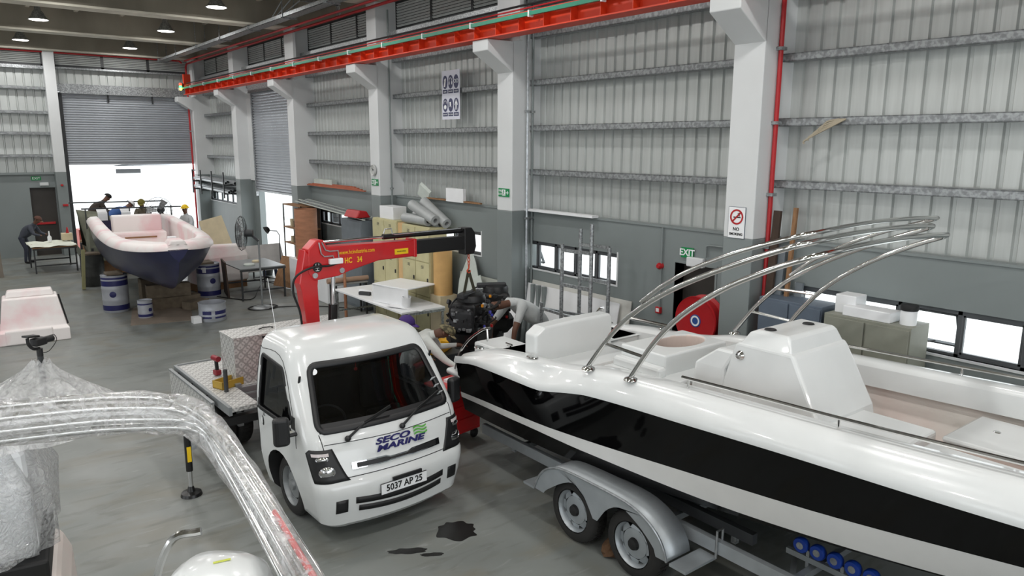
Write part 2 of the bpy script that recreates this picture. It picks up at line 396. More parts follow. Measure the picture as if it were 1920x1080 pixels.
MB().box(2.72, 3.33, YF+0.13, YF+0.2, 1.12, 1.2).build('push_bar', m_red, d3, bevel=.01)
sh1 = struct(MB().box(FSX[0]-.12, FSX[0], YF-.06, YF+.08, 0, 5.8).box(FSX[1], FSX[1]+.08, YF-.06, YF+.08, 0, 5.8).build('door_4', m_dark))
tag(sh1, 'wide half-raised grey roller shutter in the far wall')
sm = slat_mesh(FSX[1]-FSX[0])
for i in range(30): shared('slat', sm, sh1, (FSX[0], YF, FSZ+i*0.085))
MB().box(FSX[0], FSX[1], YF-.04, YF+.03, FSZ-.07, FSZ).build('bottom_rail', m_shutter, sh1)
for x in (5.38, 6.88): MB().bar((x, YF-.14, 5.86), (x+.02, YF-.06, 5.5), .06, .03).build('shutter_hook', m_dark, sh1)
tr1 = MB().box(FSX[0]-.05, FSX[1]+.05, YF-.2, YF+.05, 5.76, 5.83).build('trim_1', m_galv); struct(tr1)

# ---------------------------------------------------------------- hidden sides and roof
# (openings added to the unseen left and back walls to let daylight in)
mb = MB(); wall_y(mb, -8.2, -8, -11, YF+.3, 0, 8.1, [(-6.5, -2, 0, 4.6), (.5, 5, 0, 4.6), (8, 12.5, 0, 4.6)]); struct(mb.build('wall_left', m_white))
struct(MB().box(-8, -5.5, -9.2, -9, 0, 8.1).box(7, 8.9, -9.2, -9, 0, 8.1).box(-5.5, 7, -9.2, -9, 5.4, 8.1).build('wall_back', m_white))
ceil = struct(MB().box(-8, 9, -11, YF+.3, 8.1, 8.3).build('ceiling', m_concrete))
for k in range(-3, 6):
    y = 5.8+5.05*k
    b = MB().box(-8, 8.6, y-.2, y+.2, 7.2, 8.1).build('roof_beam', m_concrete, ceil)
    MB().box(-8, 8.5, y-.27, y+.27, 7.15, 7.2).build('beam_ledge', m_concrete_l, b)  # pale lip paints the bounce light along the beam underside
    if k < 1: continue
    for j in range(7):
        x = 7.4-1.2*j
        MB().prism([(x-.05, 7.78), (x+.05, 7.78), (x+.12, 8.1), (x-.12, 8.1)], y+.2, min(y+4.85, YF-.2)).build('slab_rib', m_concrete_l, ceil)

# ---------------------------------------------------------------- outside
struct(MB().box(-30, 60, YF+.3, 90, -.25, -.05).box(8.9, 60, -30, YF+.3, -.25, -.05).box(-60, -8.2, -40, YF+.3, -.25, -.05).box(-8.2, 8.9, -40, -11, -.25, -.05).build('floor_yard', mat('yard_concrete', sr(225, 225, 222), 0.9)))
# ---------------------------------------------------------------- crane runway, lamps, pipes, tray
B = empty('crane_runway_beam', (7.8, 12, 5.79), 0, 'long orange-red crane girder resting on the white wall corbels', 'crane beam')
ya, yb = -23, 17.8
MB().box(-.15, .15, ya, yb, 0, .02).box(-.15, .15, ya, yb, .27, .29).box(-.012, .012, ya, yb, .02, .27).build('girder', m_orange, B)
MB().box(-.03, .03, ya, yb, .29, .33).build('rail', m_dark, B)
st = MB().box(-.14, -.012, -.006, .006, .02, .27).build('t', m_orange); stm = st.data; bpy.data.objects.remove(st)
y = ya+.3
while y < yb:
    if y > -8: shared('stiffener', stm, B, (0, y, 0))
    y += .62
MB().box(-.22, -.17, ya, yb, .2, .26).build('conductor_rail', m_teal, B)
cl = MB().box(-.23, -.14, -.015, .015, .18, .28).build('t', m_signwhite); clm = cl.data; bpy.data.objects.remove(cl)
for i in range(18): shared('clip', clm, B, (0, -9+i*1.6, 0))
MB().tube([(-.1, ya, .4), (-.1, yb-.3, .4)], .018, 6).build('festoon_cable', m_black, B)
MB().tube([(-.16, ya, .33), (-.16, yb-.3, .33)], .012, 6).build('red_cable', m_red, B)
MB().box(-.02, .02, yb-.05, yb+.02, .1, .2).box(-.12, .12, yb-.03, yb+.1, .28, .75).build('end_stop', m_orange, B)
L0 = empty('signal_lamp', (7.55, 29.75, 6.02), 0, 'tiny red and green signal light at the end of crane rail', 'lamp')
MB().ball((0, 0, .14), .055).build('red_lens', mat('red_lens', (1, .05, .02), emit=4), L0)
MB().ball((0, 0, .06), .055).build('green_lens', mat('green_lens', (.05, 1, .2), emit=4), L0)
MB().ball((0, 0, -.02), .055).build('yellow_lens', mat('yellow_lens', (1, .8, .1), emit=4), L0)
MB().box(-.03, .12, .03, .06, -.06, .18).build('housing', m_black, L0)

def lamp(x, y, lab):
    o = empty('high_bay_lamp', (x, y, 7.3), 0, lab, 'lamp', 'round high-bay lamps under the concrete roof')
    prof = [(.02, .5), (.06, .45), (.08, .25), (.13, .2), (.16, .12), (.24, .02), (.25, 0)]
    MB().lathe(prof, 20).build('reflector', m_galv, o, smooth=True)
    MB().lathe([(.001, .0), (.22, .0), (.22, .02), (.001, .02)], 20).build('lens', mat('lamp_lens', (1, .97, .92), .3, var=.0, emit=9), o)
    MB().tube([(0, 0, .45), (0, 0, .78)], .012, 6).build('rod', m_galv, o)
    ld = bpy.data.lights.new('lamp_light', 'AREA'); ld.shape = 'DISK'; ld.size = .4; ld.energy = LAMP_WATTS; ld.color = LAMP_COLOR
    lo = bpy.data.objects.new('lamp_light', ld); COL.objects.link(lo); lo.parent = o; lo.location = (0, 0, -.02)
lamp(5.95, 19.6, 'round lamp nearest the cable tray, at top edge of picture')
lamp(5.95, 24.6, 'round lamp right of centre between the two far concrete beams')
lamp(5.95, 29.7, 'round lamp nearest the far wall above the wide shutter')
lamp(2.72, 24.6, 'upper of the two round lamps at the far left')
lamp(2.72, 29.7, 'lower of the two round lamps at the far left')
for x in (5.95, 2.72, -.5, -3.73):
    for y in (29.7, 24.6, 19.6, 14.5, 9.5, 4.4, -.7, -5.7):
        if (x, y) in ((5.95, 19.6), (5.95, 24.6), (5.95, 29.7), (2.72, 24.6), (2.72, 29.7)): continue
        lamp(x, y, 'round high-bay lamp hanging from the roof nearer the viewer')

T = empty('cable_tray', (7.25, 0, 7.03), 0, 'long grey cable tray hung below the roof beams', 'cable tray')
MB().box(-.14, .14, 0, 31, 0, .01).box(-.14, -.13, 0, 31, 0, .09).box(.13, .14, 0, 31, 0, .09).build('tray', m_galv, T)
for i in range(12):
    y = 3.3+2.5*i
    MB().bar((-.15, y, .0), (-.15, y, .9), .02).bar((.15, y, .0), (.15, y, .9), .02).bar((-.2, y, -.01), (.2, y, -.01), .03).build('hanger', m_galv, T)
for i in range(3):
    MB().tube([(-.1+.06*i, 19.2, .06), (-.1+.06*i, 18.2-.3*i, .5-.1*i), (1.2-.1*i, 18.2-.3*i, .5-.1*i), (1.25-.1*i, 18.2-.3*i, .1)], .015, 6).build('conduit_drop', m_galv_bright, T)

def pipe(name, pts, r, m, label, cat='pipe', clips=(), group=None, n=8, bend=True):
    o = MB().tube(pts, r, n).build(name, m, smooth=True); tag(o, label, cat, group)
    for c in clips: MB().box(c[0]-r*1.7, c[0]+r*1.7, c[1]-r*1.7, c[1]+r*1.7, c[2]-.02, c[2]+.02).build('clip', m_galv, o)
    return o
pipe('sprinkler_pipe', [(8.12, -5, 7.02), (8.12, 30.9, 7.02), (8.12, 31.05, 6.9), (8.12, 31.05, 0.6)], .035, m_red, 'red sprinkler pipe under the ring beam, turning down at the far corner', clips=[(8.12, 31.05, z) for z in (3, 4.5, 6)])
pipe('sprinkler_pipe', [(8.0, -5, 7.1), (8.0, 30.7, 7.1)], .03, m_red, 'thinner upper red pipe running beside the roof along the wall')
pipe('sprinkler_pipe', [(-8, 31.1, 7.13), (7.9, 31.1, 7.13), (8.0, 31.1, 7.05)], .035, m_red, 'red sprinkler pipe across the top of the far wall')
pipe('conduit', [(-8, 31.05, 7.3), (7.8, 31.05, 7.3)], .04, m_concrete_l, 'pale conduit above red pipe on the far wall')
pipe('riser_pipe', [(8.5, 5.54, 8), (8.5, 5.54, 2.78), (8.5, 5.54, 2.76), (8.5, 5.54, .0)], .03, m_red, 'red riser pipe down the near white column', clips=[(8.5, 5.54, z) for z in (2.72, 3.4, 4.3, 5.2)])
for i, (dy, x) in enumerate(((-.03, 8.5), (-.03, 8.62))):
    pipe('wall_conduit', [(x, 10.63+dy-.05, 7), (x, 10.63+dy-.05, .85)], .02, m_galv_bright if i == 0 else m_grey, ['thin dark conduit down the middle column beside the fire exit sign', 'pale conduit beside dark one on the middle column'][i], clips=[(x, 10.55, z) for z in (2.7, 4.6)])
pipe('wall_conduit', [(8.5, 15.62, 7), (8.5, 15.62, 2.0)], .02, m_grey, 'conduit down the column beside the round wall clock', clips=[(8.5, 15.62, 3)])
pipe('door_conduit', [(8.62, 5.62, 2.62), (8.62, 6.55, 2.62), (8.62, 6.6, 2.6), (8.62, 6.6, 2.44)], .014, m_grey, 'thin conduit bent over the exit door')
pipe('alarm_conduit', [(8.62, 7.42, 2.8), (8.62, 7.42, 1.55)], .014, m_grey, 'thin grey conduit linking the red alarm sounder and call point')

# ---------------------------------------------------------------- wall fittings of the long wall
WX = Matrix(((0, 0, -1, 0), (-1, 0, 0, 0), (0, 1, 0, 0), (0, 0, 0, 1)))   # sign on the long wall: x right = -Y, y up = Z, z out = -X
def on_wall(x, y, z): return Matrix.Translation((x, y, z)) @ WX
ex = empty('exit_sign', (8.63, 6.94, 2.47), 0, 'green EXIT sign above the exit door in the long wall', 'sign')
MB().box(-.01, .01, -.11, .11, -.075, .075).build('board', m_green, ex)
text('lettering', 'EXIT', .135, m_signwhite, ex, on_wall(-.012, 0, 0), bold=.003)
el = MB().box(8.58, 8.65, 6.62, 6.92, 2.28, 2.42).build('emergency_light', m_white, bevel=.015); tag(el, 'white boxy emergency light between EXIT sign and door', 'light')
sd = empty('alarm_sounder', (8.65, 7.44, 2.21), 0, 'round red alarm sounder on the grey wall', 'alarm')
MB().lathe([(.001, .09), (.03, .09), (.05, .06), (.05, 0)], 16, Matrix.Rotation(-PI/2, 4, 'Y')).build('body', m_red, sd, smooth=True)
cp = empty('call_point', (8.65, 7.44, 1.52), 0, 'small red square fire call point beside the exit door', 'alarm')
MB().box(-.05, 0, -.05, .05, -.05, .05).build('body', m_red, cp, bevel=.008); MB().box(-.053, -.049, -.03, .03, -.025, .03).build('glass_tab', m_signwhite, cp)
# no smoking sign on the near column
ns = empty('no_smoking_sign', (8.215, 5.83, 3.03), 0, 'white NO SMOKING sign on the near column', 'sign')
MB().box(-.006, .006, -.125, .125, -.2, .2).build('board', m_signwhite, ns)
MB().box(-.004, .005, -.13, .13, -.205, .205).build('border', mat('sign_blue_grey', sr(70, 84, 100)), ns)
def ring(r0, r1, M, n=28):
    mb = MB(); mb.lathe([(r0, 0), (r1, 0), (r1, .003), (r0, .003), (r0, 0)], n, M); return mb
ring(.078, .1, on_wall(-.008, 0, .075)).build('red_ring', m_red, ns)
MB().box(-.009, -.0075, -.09, .09, -.011, .011, Matrix.Translation((0, 0, .075)) @ Matrix.Rotation(R(-45), 4, 'X')).build('red_bar', m_red, ns)
MB().box(-.0082, -.0072, -.06, .05, .062, .078).build('cigarette', m_black, ns)
MB().tube([(-.008, -.045, .085), (-.008, -.04, .105), (-.008, -.02, .1), (-.008, -.015, .12), (-.008, -.04, .13)], .004, 5).build('smoke', m_black, ns)
text('lettering', 'NO', .062, m_black, ns, on_wall(-.008, 0, -.085), bold=.001)
text('lettering_lower', 'SMOKING', .046, m_black, ns, on_wall(-.008, 0, -.15), bold=.001)
# fire exit signs
def fire_exit(x, y, z, lab, s=1.0):
    o = empty('fire_exit_sign', (x, y, z), 0, lab, 'sign')
    MB().box(-.006, .006, -.16*s, .16*s, -.075*s, .075*s).build('board', m_green, o)
    text('lettering', 'FIRE', .055*s, m_signwhite, o, on_wall(-.007, .1*s, .028*s)); text('lettering_lower', 'EXIT', .055*s, m_signwhite, o, on_wall(-.007, .1*s, -.03*s))
    MB().box(-.009, -.006, -.055*s, .045*s, -.055*s, .055*s).build('panel', m_signwhite, o)
    MB().ball((-.01, -.0, .035*s), .011*s, 8).bar((-.01, 0, .025*s), (-.01, .005, -.01*s), .018*s, .004).bar((-.01, .0, -.01*s), (-.01, -.03*s, -.045*s), .01*s, .004).bar((-.01, .005, -.01*s), (-.01, .03*s, -.04*s), .01*s, .004).bar((-.01, 0, .02*s), (-.01, -.03*s, .01*s), .008*s, .004).build('running_figure', m_green, o)
    MB().bar((-.008, -.07*s, 0), (-.008, -.13*s, 0), .014*s, .003, (1, 0, 0)).bar((-.008, -.14*s, 0), (-.008, -.11*s, .03*s), .012*s, .003, (1, 0, 0)).bar((-.008, -.14*s, 0), (-.008, -.11*s, -.03*s), .012*s, .003, (1, 0, 0)).build('arrow', m_signwhite, o)
fire_exit(8.21, 10.86, 3.16, 'green fire exit arrow sign on the middle column')
fire_exit(8.21, 15.9, 3.14, 'green fire exit arrow sign below the round wall clock')
ck = empty('wall_clock', (8.2, 15.93, 3.42), 0, 'round wall clock on the column above a fire exit sign', 'clock')
MB().lathe([(.001, .02), (.1, .02), (.12, .04), (.13, 0)], 24, Matrix.Rotation(-PI/2, 4, 'Y')).build('case', mat('clock_grey', sr(190, 192, 190)), ck, smooth=True)
MB().bar((-.03, 0, 0), (-.03, .03, .06), .008).bar((-.03, 0, 0), (-.03, -.05, .02), .008).build('hands', m_black, ck)
# far exit sign + light + call point
fe = empty('exit_sign', (2.86, YF-.02, 2.78), 0, 'small green EXIT sign above the far brown door', 'sign')
MB().box(-.15, .15, -.01, .01, -.07, .07).build('board', m_green, fe)
text('lettering', 'EXIT', .12, m_signwhite, fe, Matrix.Translation((0, -.012, 0)) @ Matrix.Rotation(PI/2, 4, 'X'))
tag(MB().box(2.95, 3.22, YF-.08, YF, 2.52, 2.63).build('emergency_light', m_white, bevel=.01), 'white boxy emergency light above the far brown door', 'light')
tag(MB().box(3.55, 3.63, YF-.42, YF-.35, 2.5, 2.57).build('alarm_sounder', m_red, bevel=.01), 'tiny red alarm on the grey base of the far column', 'alarm')
fb = MB().box(3.55, 3.72, YF-.42, YF-.35, 1.78, 1.86).build('call_point', m_red, bevel=.01); tag(fb, 'red call point at shoulder height beside the far door', 'alarm')
# safety poster with six pictograms
m_navy = mat('poster_navy', sr(62, 66, 98), .5, var=.03)
ps = empty('safety_poster', (8.58, 13.16, 5.02), 0, 'large blue and white safety poster with six pictograms', 'sign')
W2, H2 = .33, .49
MB().box(-.006, .006, -W2, W2, -H2, H2).build('board', mat('poster_white', sr(214, 216, 228), .5, var=.02), ps)
names = ['GLOVES', 'EAR MUFFS', 'GOGGLES', 'DUST MASK', 'SAFETY SHOES', 'OVERALLS']
for i in range(6):
    cy = .205-.205*(i % 3); cz = .26 if i < 3 else -.2
    MB().lathe([(.001, 0), (1, 0), (1, .004), (.001, .004)], 24, on_wall(-.006, cy, cz) @ Matrix.Diagonal((.09, .135, 1, 1))).build('disc', m_navy, ps)
    MB().box(-.01, -.006, cy-.088, cy+.088, cz-.225, cz-.15).build('caption_plate', m_navy, ps)
    text('caption', names[i], .035, m_signwhite, ps, on_wall(-.011, cy, cz-.19), xs=.75)
    g = MB(); x = -.011
    if i == 0: g.bar((x, cy+.02, cz-.09), (x, cy, cz+.02), .05, .004, (1, 0, 0)); [g.bar((x, cy-.02+.016*k, cz+.0), (x, cy-.03+.016*k, cz+.08-.01*abs(k-1)), .012, .004, (1, 0, 0)) for k in range(4)]
    elif i == 1: g.tube([(x, cy+.05*math.cos(a), cz+.02+.06*math.sin(a)) for a in [PI*k/10 for k in range(11)]], .006, 5); g.ball((x, cy+.05, cz-.02), .028, 8, (.15, .6, 1.4)); g.ball((x, cy-.05, cz-.02), .028, 8, (.15, .6, 1.4))
    elif i == 2:
        for s in (-1, 1): g.tube([(x, cy+s*.042+.035*math.cos(a), cz+.01+.035*math.sin(a)) for a in [2*PI*k/14 for k in range(14)]], .006, 5, closed=True)
    elif i == 3: g.tube([(x, cy+.055*math.cos(a), cz+.03+.06*math.sin(a)) for a in [PI*k/10 for k in range(11)]], .005, 5); g.ball((x, cy, cz-.04), .05, 10, (.1, 1, .9))
    elif i == 4: g.bar((x, cy+.015, cz+.06), (x, cy+.005, cz-.02), .05, .004, (1, 0, 0)); g.bar((x, cy+.03, cz-.03), (x, cy-.055, cz-.045), .035, .004, (0, 0, 1))
    else:
        g.ball((x, cy, cz+.085), .016, 8, (.2, 1, 1)); g.bar((x, cy, cz+.065), (x, cy, cz-.01), .045, .004, (1, 0, 0))
        for s in (-1, 1): g.bar((x, cy+s*.015, cz-.01), (x, cy+s*.03, cz-.1), .018, .004, (1, 0, 0)); g.bar((x, cy+s*.025, cz+.06), (x, cy+s*.055, cz-.01), .014, .004, (1, 0, 0))
    g.build('pictogram', m_signwhite, ps)
# ================================================================ crane truck
m_cab = mat('truck_white_enamel', sr(218, 221, 221), 0.22, var=0.01, coat=0.6)
m_plastic = mat('black_plastic', sr(26, 27, 29), 0.45)
m_int = mat('cab_interior', sr(34, 34, 36), 0.8)
m_chrome = mat('chrome', sr(225, 226, 228), 0.08, 1.0, var=0.02)
m_inox = mat('polished_stainless', sr(214, 214, 212), 0.12, 1.0, var=0.03)
m_tyre = mat('tyre_rubber', sr(34, 33, 32), 0.75, var=0.1, scale=20)
m_steelgrey = mat('grey_steel_paint', sr(150, 154, 156), 0.4, 0.5)
m_ccred = mat('crane_red_enamel', sr(196, 22, 28), 0.3, coat=0.4)
m_ccblack = mat('crane_black_enamel', sr(20, 20, 21), 0.35)
m_yellow = mat('yellow_decal', sr(240, 200, 20), 0.45)
m_logo_blue = mat('logo_navy', sr(34, 32, 98), 0.4)
m_logo_green = mat('logo_green', sr(96, 178, 72), 0.4)

def chequer_mat():
    m = bpy.data.materials.new('chequer_plate'); m.use_nodes = True; nt = m.node_tree; b = nt.nodes['Principled BSDF']; L = nt.links.new
    tc = nt.nodes.new('ShaderNodeTexCoord')
    def dashes(rot, off):
        mp = nt.nodes.new('ShaderNodeMapping'); mp.inputs['Rotation'].default_value = (0, 0, R(rot)); mp.inputs['Location'].default_value = (off, off*.5, 0); L(tc.outputs['UV'], mp.inputs[0])
        v = nt.nodes.new('ShaderNodeTexVoronoi'); v.feature = 'F1'; v.inputs['Randomness'].default_value = 0.0; v.inputs['Scale'].default_value = 1.0
        m2 = nt.nodes.new('ShaderNodeVectorMath'); m2.operation = 'MULTIPLY'; m2.inputs[1].default_value = (11, 24, 1); L(mp.outputs[0], m2.inputs[0]); L(m2.outputs[0], v.inputs[0])
        lt = nt.nodes.new('ShaderNodeMath'); lt.operation = 'LESS_THAN'; lt.inputs[1].default_value = 0.3; L(v.outputs['Distance'], lt.inputs[0]); return lt.outputs[0]
    mx = nt.nodes.new('ShaderNodeMath'); mx.operation = 'MAXIMUM'; L(dashes(45, 0), mx.inputs[0]); L(dashes(-45, .055), mx.inputs[1])
    bp = nt.nodes.new('ShaderNodeBump'); bp.inputs['Strength'].default_value = 0.7; bp.inputs['Distance'].default_value = 0.004; L(mx.outputs[0], bp.inputs['Height']); L(bp.outputs[0], b.inputs['Normal'])
    cr = nt.nodes.new('ShaderNodeValToRGB'); cr.color_ramp.elements[0].color = (*sr(166, 166, 164), 1); cr.color_ramp.elements[1].color = (*sr(206, 206, 204), 1); L(mx.outputs[0], cr.inputs[0]); L(cr.outputs[0], b.inputs['Base Color'])
    b.inputs['Metallic'].default_value = 0.4; b.inputs['Roughness'].default_value = 0.5
    return m
m_chq = chequer_mat()
def uv_box(o):
    """box-projected uv in metres so relief keeps its size"""
    me = o.data; uv = me.uv_layers.new(name='UVMap')
    for p in me.polygons:
        n = p.normal; ax = max(range(3), key=lambda i: abs(n[i]))
        for li in p.loop_indices:
            c = me.vertices[me.loops[li].vertex_index].co; uv.data[li].uv = (c.y, c.z) if ax == 0 else ((c.x, c.z) if ax == 1 else (c.x, c.y))
    return o

def boolean(o, cutters):
    """apply difference booleans to o's mesh and drop the cutters"""
    for c in cutters:
        md = o.modifiers.new('cut', 'BOOLEAN'); md.operation = 'DIFFERENCE'; md.object = c; md.solver = 'EXACT'
        try: md.material_mode = 'TRANSFER'
        except Exception: pass
    dg = bpy.context.evaluated_depsgraph_get(); dg.update()
    me = bpy.data.meshes.new_from_object(o.evaluated_get(dg)); o.modifiers.clear(); old = o.data; o.data = me; bpy.data.meshes.remove(old)
    for c in cutters: bpy.data.objects.remove(c)
    return o

TRK = empty('crane_truck', (3.54, 6.44, 0), R(182), 'white flatbed truck with red loading crane and aluminium toolbox', 'truck')
# --- cab surface
ZS = [.16, .22, .42, .58, .66, .70, .74, .95, 1.08, 1.15, 1.3, 1.5, 1.7, 1.8, 1.88, 1.93, 1.965]
YFR = [-.08, -.015, .015, .03, .015, -.02, -.035, -.085, -.14, -.19, -.31, -.455, -.60, -.675, -.74, -.82, -.95]
WID = [.72, .775, .82, .845, .85, .85, .85, .855, .86, .86, .855, .835, .805, .785, .755, .71, .62]
def cabp(z): return interp(z, ZS, YFR), interp(z, ZS, WID)
RC, BOW = .2, .13
def cab_path(z, u):
    """point on the right half of the cab outline at height z, u metres from the centre line"""
    yf, w = cabp(z); a = w-RC
    if u <= a: return V((u, yf-BOW*(u/w)**2, z))
    y1 = yf-BOW*(a/w)**2; al = RC*PI/2
    if u <= a+al:
        t = (u-a)/RC; return V((a+RC*math.sin(t), y1-RC*(1-math.cos(t)), z))
    return V((w, y1-RC-(u-a-al), z))
def cab_front(x, z):
    yf, w = cabp(z); a = w-RC; x = abs(x)
    y1 = yf-BOW*(min(x, a)/w)**2
    if x > a: y1 -= RC-math.sqrt(max(0, RC*RC-(min(x, w)-a)**2))
    return y1
REAR = -1.62
def cab_ring(z, inset=0.0, rear=REAR):
    yf, w = cabp(z); pts = []
    a = w-RC
    for i in range(8): x = a*i/8; pts.append((x, yf-BOW*(x/w)**2))
    y1 = yf-BOW*(a/w)**2
    for i in range(9): t = PI/2*i/8; pts.append((a+RC*math.sin(t), y1-RC*(1-math.cos(t))))
    for i in range(1, 7): pts.append((w, lerp(y1-RC, rear+.05, i/6)))
    pts.append((w-.05, rear)); pts.append((w*.4, rear))
    if inset: pts = [(max(0, x-inset) if x > .05 else x, max(rear+inset, y-inset)) for x, y in pts]
    full = [V((x, y, z)) for x, y in pts] + [V((-x, y, z)) for x, y in reversed(pts[1:])]
    return full
mb = MB(); zz = []
for i in range(len(ZS)-1):
    n = 3 if ZS[i+1]-ZS[i] > .1 else (2 if ZS[i+1]-ZS[i] > .05 else 1)
    zz += [lerp(ZS[i], ZS[i+1], k/n) for k in range(n)]
zz.append(ZS[-1])
rings = [cab_ring(z) for z in zz]
top = [V((p.x*.45, lerp(-1.32, p.y, .45), 1.985)) for p in rings[-1]]
mb.loft(rings+[top], closed=True, cap0=True, cap1=True)
cab = mb.build('cab', [m_cab, m_int], TRK)
def cutter(mb): return mb.build('cut', [m_int], TRK)
def cut_rings(zl, inset): return MB().loft([cab_ring(z, inset) for z in zl], closed=True, cap0=True, cap1=True)
cut = [cutter(cut_rings([.62, .9, 1.15, 1.4, 1.7, 1.88], .07))]
WS = [(-.745, 1.165), (.745, 1.165), (.635, 1.755), (-.635, 1.755)]
def rounded(poly, r=.06, n=5):
    out = []; m = len(poly)
    for i in range(m):
        p, a, b = V(poly[i]), V(poly[i-1]), V(poly[(i+1) % m]); da = (a-p).normalized(); db = (b-p).normalized()
        for k in range(n+1):
            t = k/n; q0 = p+da*r*(1-t); q1 = p+db*r*t; out.append(q0*(1-t)+q1*t if False else (p+da*r)*(1-t)**2+p*2*t*(1-t)+(p+db*r)*t*t)
    return out
def densify(poly, step=.05):
    out = []
    for i, p in enumerate(poly):
        q = poly[(i+1) % len(poly)]; n = max(1, int((V(q)-V(p)).length/step))
        out += [V(p).lerp(V(q), k/n) for k in range(n)]
    return out
WSR = densify(rounded(WS, .09))
cut.append(cutter(MB().prism([(p.x, p.y) for p in WSR], -1.15, .3)))
SW = rounded([(-1.53, 1.13), (-.80, 1.13), (-.62, 1.22), (-.93, 1.70), (-1.50, 1.74)], .05)     # side window in (y, z)
MY = Matrix(((0, 1, 0, 0), (1, 0, 0, 0), (0, 0, 1, 0), (0, 0, 0, 1)))
cut.append(cutter(MB().prism([(p.x, p.y) for p in SW], -1.2, 1.2, MY)))
for s in (-1, 1): cut.append(cutter(MB().cyl((s*.52, -1.03, .34), (s*1.0, -1.03, .34), .42, 28)))
boolean(cab, cut)
me = cab.data; me.polygons.foreach_set('use_smooth', [True]*len(me.polygons)); me.set_sharp_from_angle(angle=R(32))

def surf_grid(poly4, nx, nz, off, name, m, parent):
    """patch on the cab front between four (x, z) corners"""
    mb = MB(); secs = []
    for j in range(nz+1):
        row = []
        for i in range(nx+1):
            a = V(poly4[0]).lerp(V(poly4[1]), i/nx); b = V(poly4[3]).lerp(V(poly4[2]), i/nx); p = a.lerp(b, j/nz)
            row.append(V((p.x, cab_front(p.x, p.y)+off, p.y)))
        secs.append(row)
    return mb.loft(secs).build(name, m, parent, smooth=True)
m_wind = glass_mat('windscreen_glass', (0.42, 0.44, 0.45), 0.07, 0.015)
surf_grid([(-.74, 1.17), (.74, 1.17), (.63, 1.75), (-.63, 1.75)], 16, 8, -.012, 'windscreen', m_wind, TRK)
def seal(poly, w, d, name, m, parent, off=.004, fy=None):
    """flat band along a closed outline lying on the cab front"""
    n = len(poly); c = sum((V(p) for p in poly), V((0, 0)))/n; o = []; i2 = []
    for k in range(n):
        p, a, b = V(poly[k]), V(poly[k-1]), V(poly[(k+1) % n]); t = (b-a).normalized(); nn = V((t.y, -t.x))
        if (p-c).dot(nn) < 0: nn = -nn
        o.append(p+nn*w); i2.append(p-nn*d)
    fy = fy or (lambda a, z: V((a, cab_front(a, z)+off, z)))
    mb = MB(); ro = [fy(q.x, q.y) for q in o]; ri = [fy(q.x, q.y) for q in i2]
    mb.loft([ro+[ro[0]], ri+[ri[0]]]); return mb.build(name, m, parent, smooth=True, solid=.012)
seal(WSR, .022, .035, 'windscreen_seal', m_plastic, TRK, .008)
# black lower band below the glass
surf_grid([(-.73, 1.155), (.73, 1.155), (.715, 1.235), (-.715, 1.235)], 14, 2, .002, 'scuttle_band', m_plastic, TRK)
for s in (-1, 1):
    def sy(y, z, s=s): return V((s*(cabp(z)[1]+.004), y, z))
    seal(SW, .02, .025, 'window_seal', m_plastic, TRK, fy=sy)
    w = MB(); pts = [V((s*(cabp(p.y)[1]-.02), p.x, p.y)) for p in SW]; w.v = [tuple(p) for p in pts]; w.f = [tuple(range(len(pts)))]; w.mi = [0]
    w.build('side_window', m_wind, TRK)
    # door outline gap, handle, belt trim
    gp = [(-1.57, .6), (-1.57, 1.7), (-1.5, 1.8), (-.95, 1.77), (-.58, 1.23), (-.56, .95)]
    gp = [(y, z) for y, z in gp]
    MB().tube([V((s*(cabp(z)[1]+.001), y, z)) for y, z in curve_pts([V((a, b, 0)) for a, b in gp], 6) for y, z in [(y, z)]] if False else [V((s*(cabp(p.y)[1]+.001), p.x, p.y)) for p in curve_pts([V((a, b, 0)) for a, b in gp], 5)], .004, 5).build('door_gap', m_plastic, TRK)
    MB().bar((s*.858, -1.55, 1.135), (s*.858, -.66, 1.125), .02, .025).build('belt_trim', m_plastic, TRK)
    h = MB().ball((s*.852, -1.43, 1.0), .03, 10, (.5, 1.0, 2.2)).build('door_handle', m_plastic, TRK, smooth=True)
    MB().ball((s*.865, -1.43, 1.0), .02, 8, (.5, .5, 2.2)).build('grip', m_cab, h, smooth=True)
    MB().box(min(s*.86, s*.85), max(s*.86, s*.85), -.66, -.56, 1.14, 1.28).build('mirror_base', m_plastic, TRK)
    mr = MB().box(-.055, .055, -.045, .045, -.15, .15).build('mirror', m_plastic, TRK, bevel=.035, seg=4, loc=(s*1.0, -.55, 1.17), rot=(R(0), 0, R(s*-15)))
    mr.scale = (1.4, 1.2, 1.0)
    MB().tube([(s*-.05, 0, -.05), (s*-.12, -.02, -.05)], .02, 8).build('mirror_arm', m_plastic, mr)
    # indicator slot on the A pillar
    MB().box(-.012, .012, -.01, .01, -.06, .06).build('pillar_vent', m_plastic, TRK, bevel=.006, loc=(s*.752, -.66, 1.62), rot=(R(-20), 0, 0))
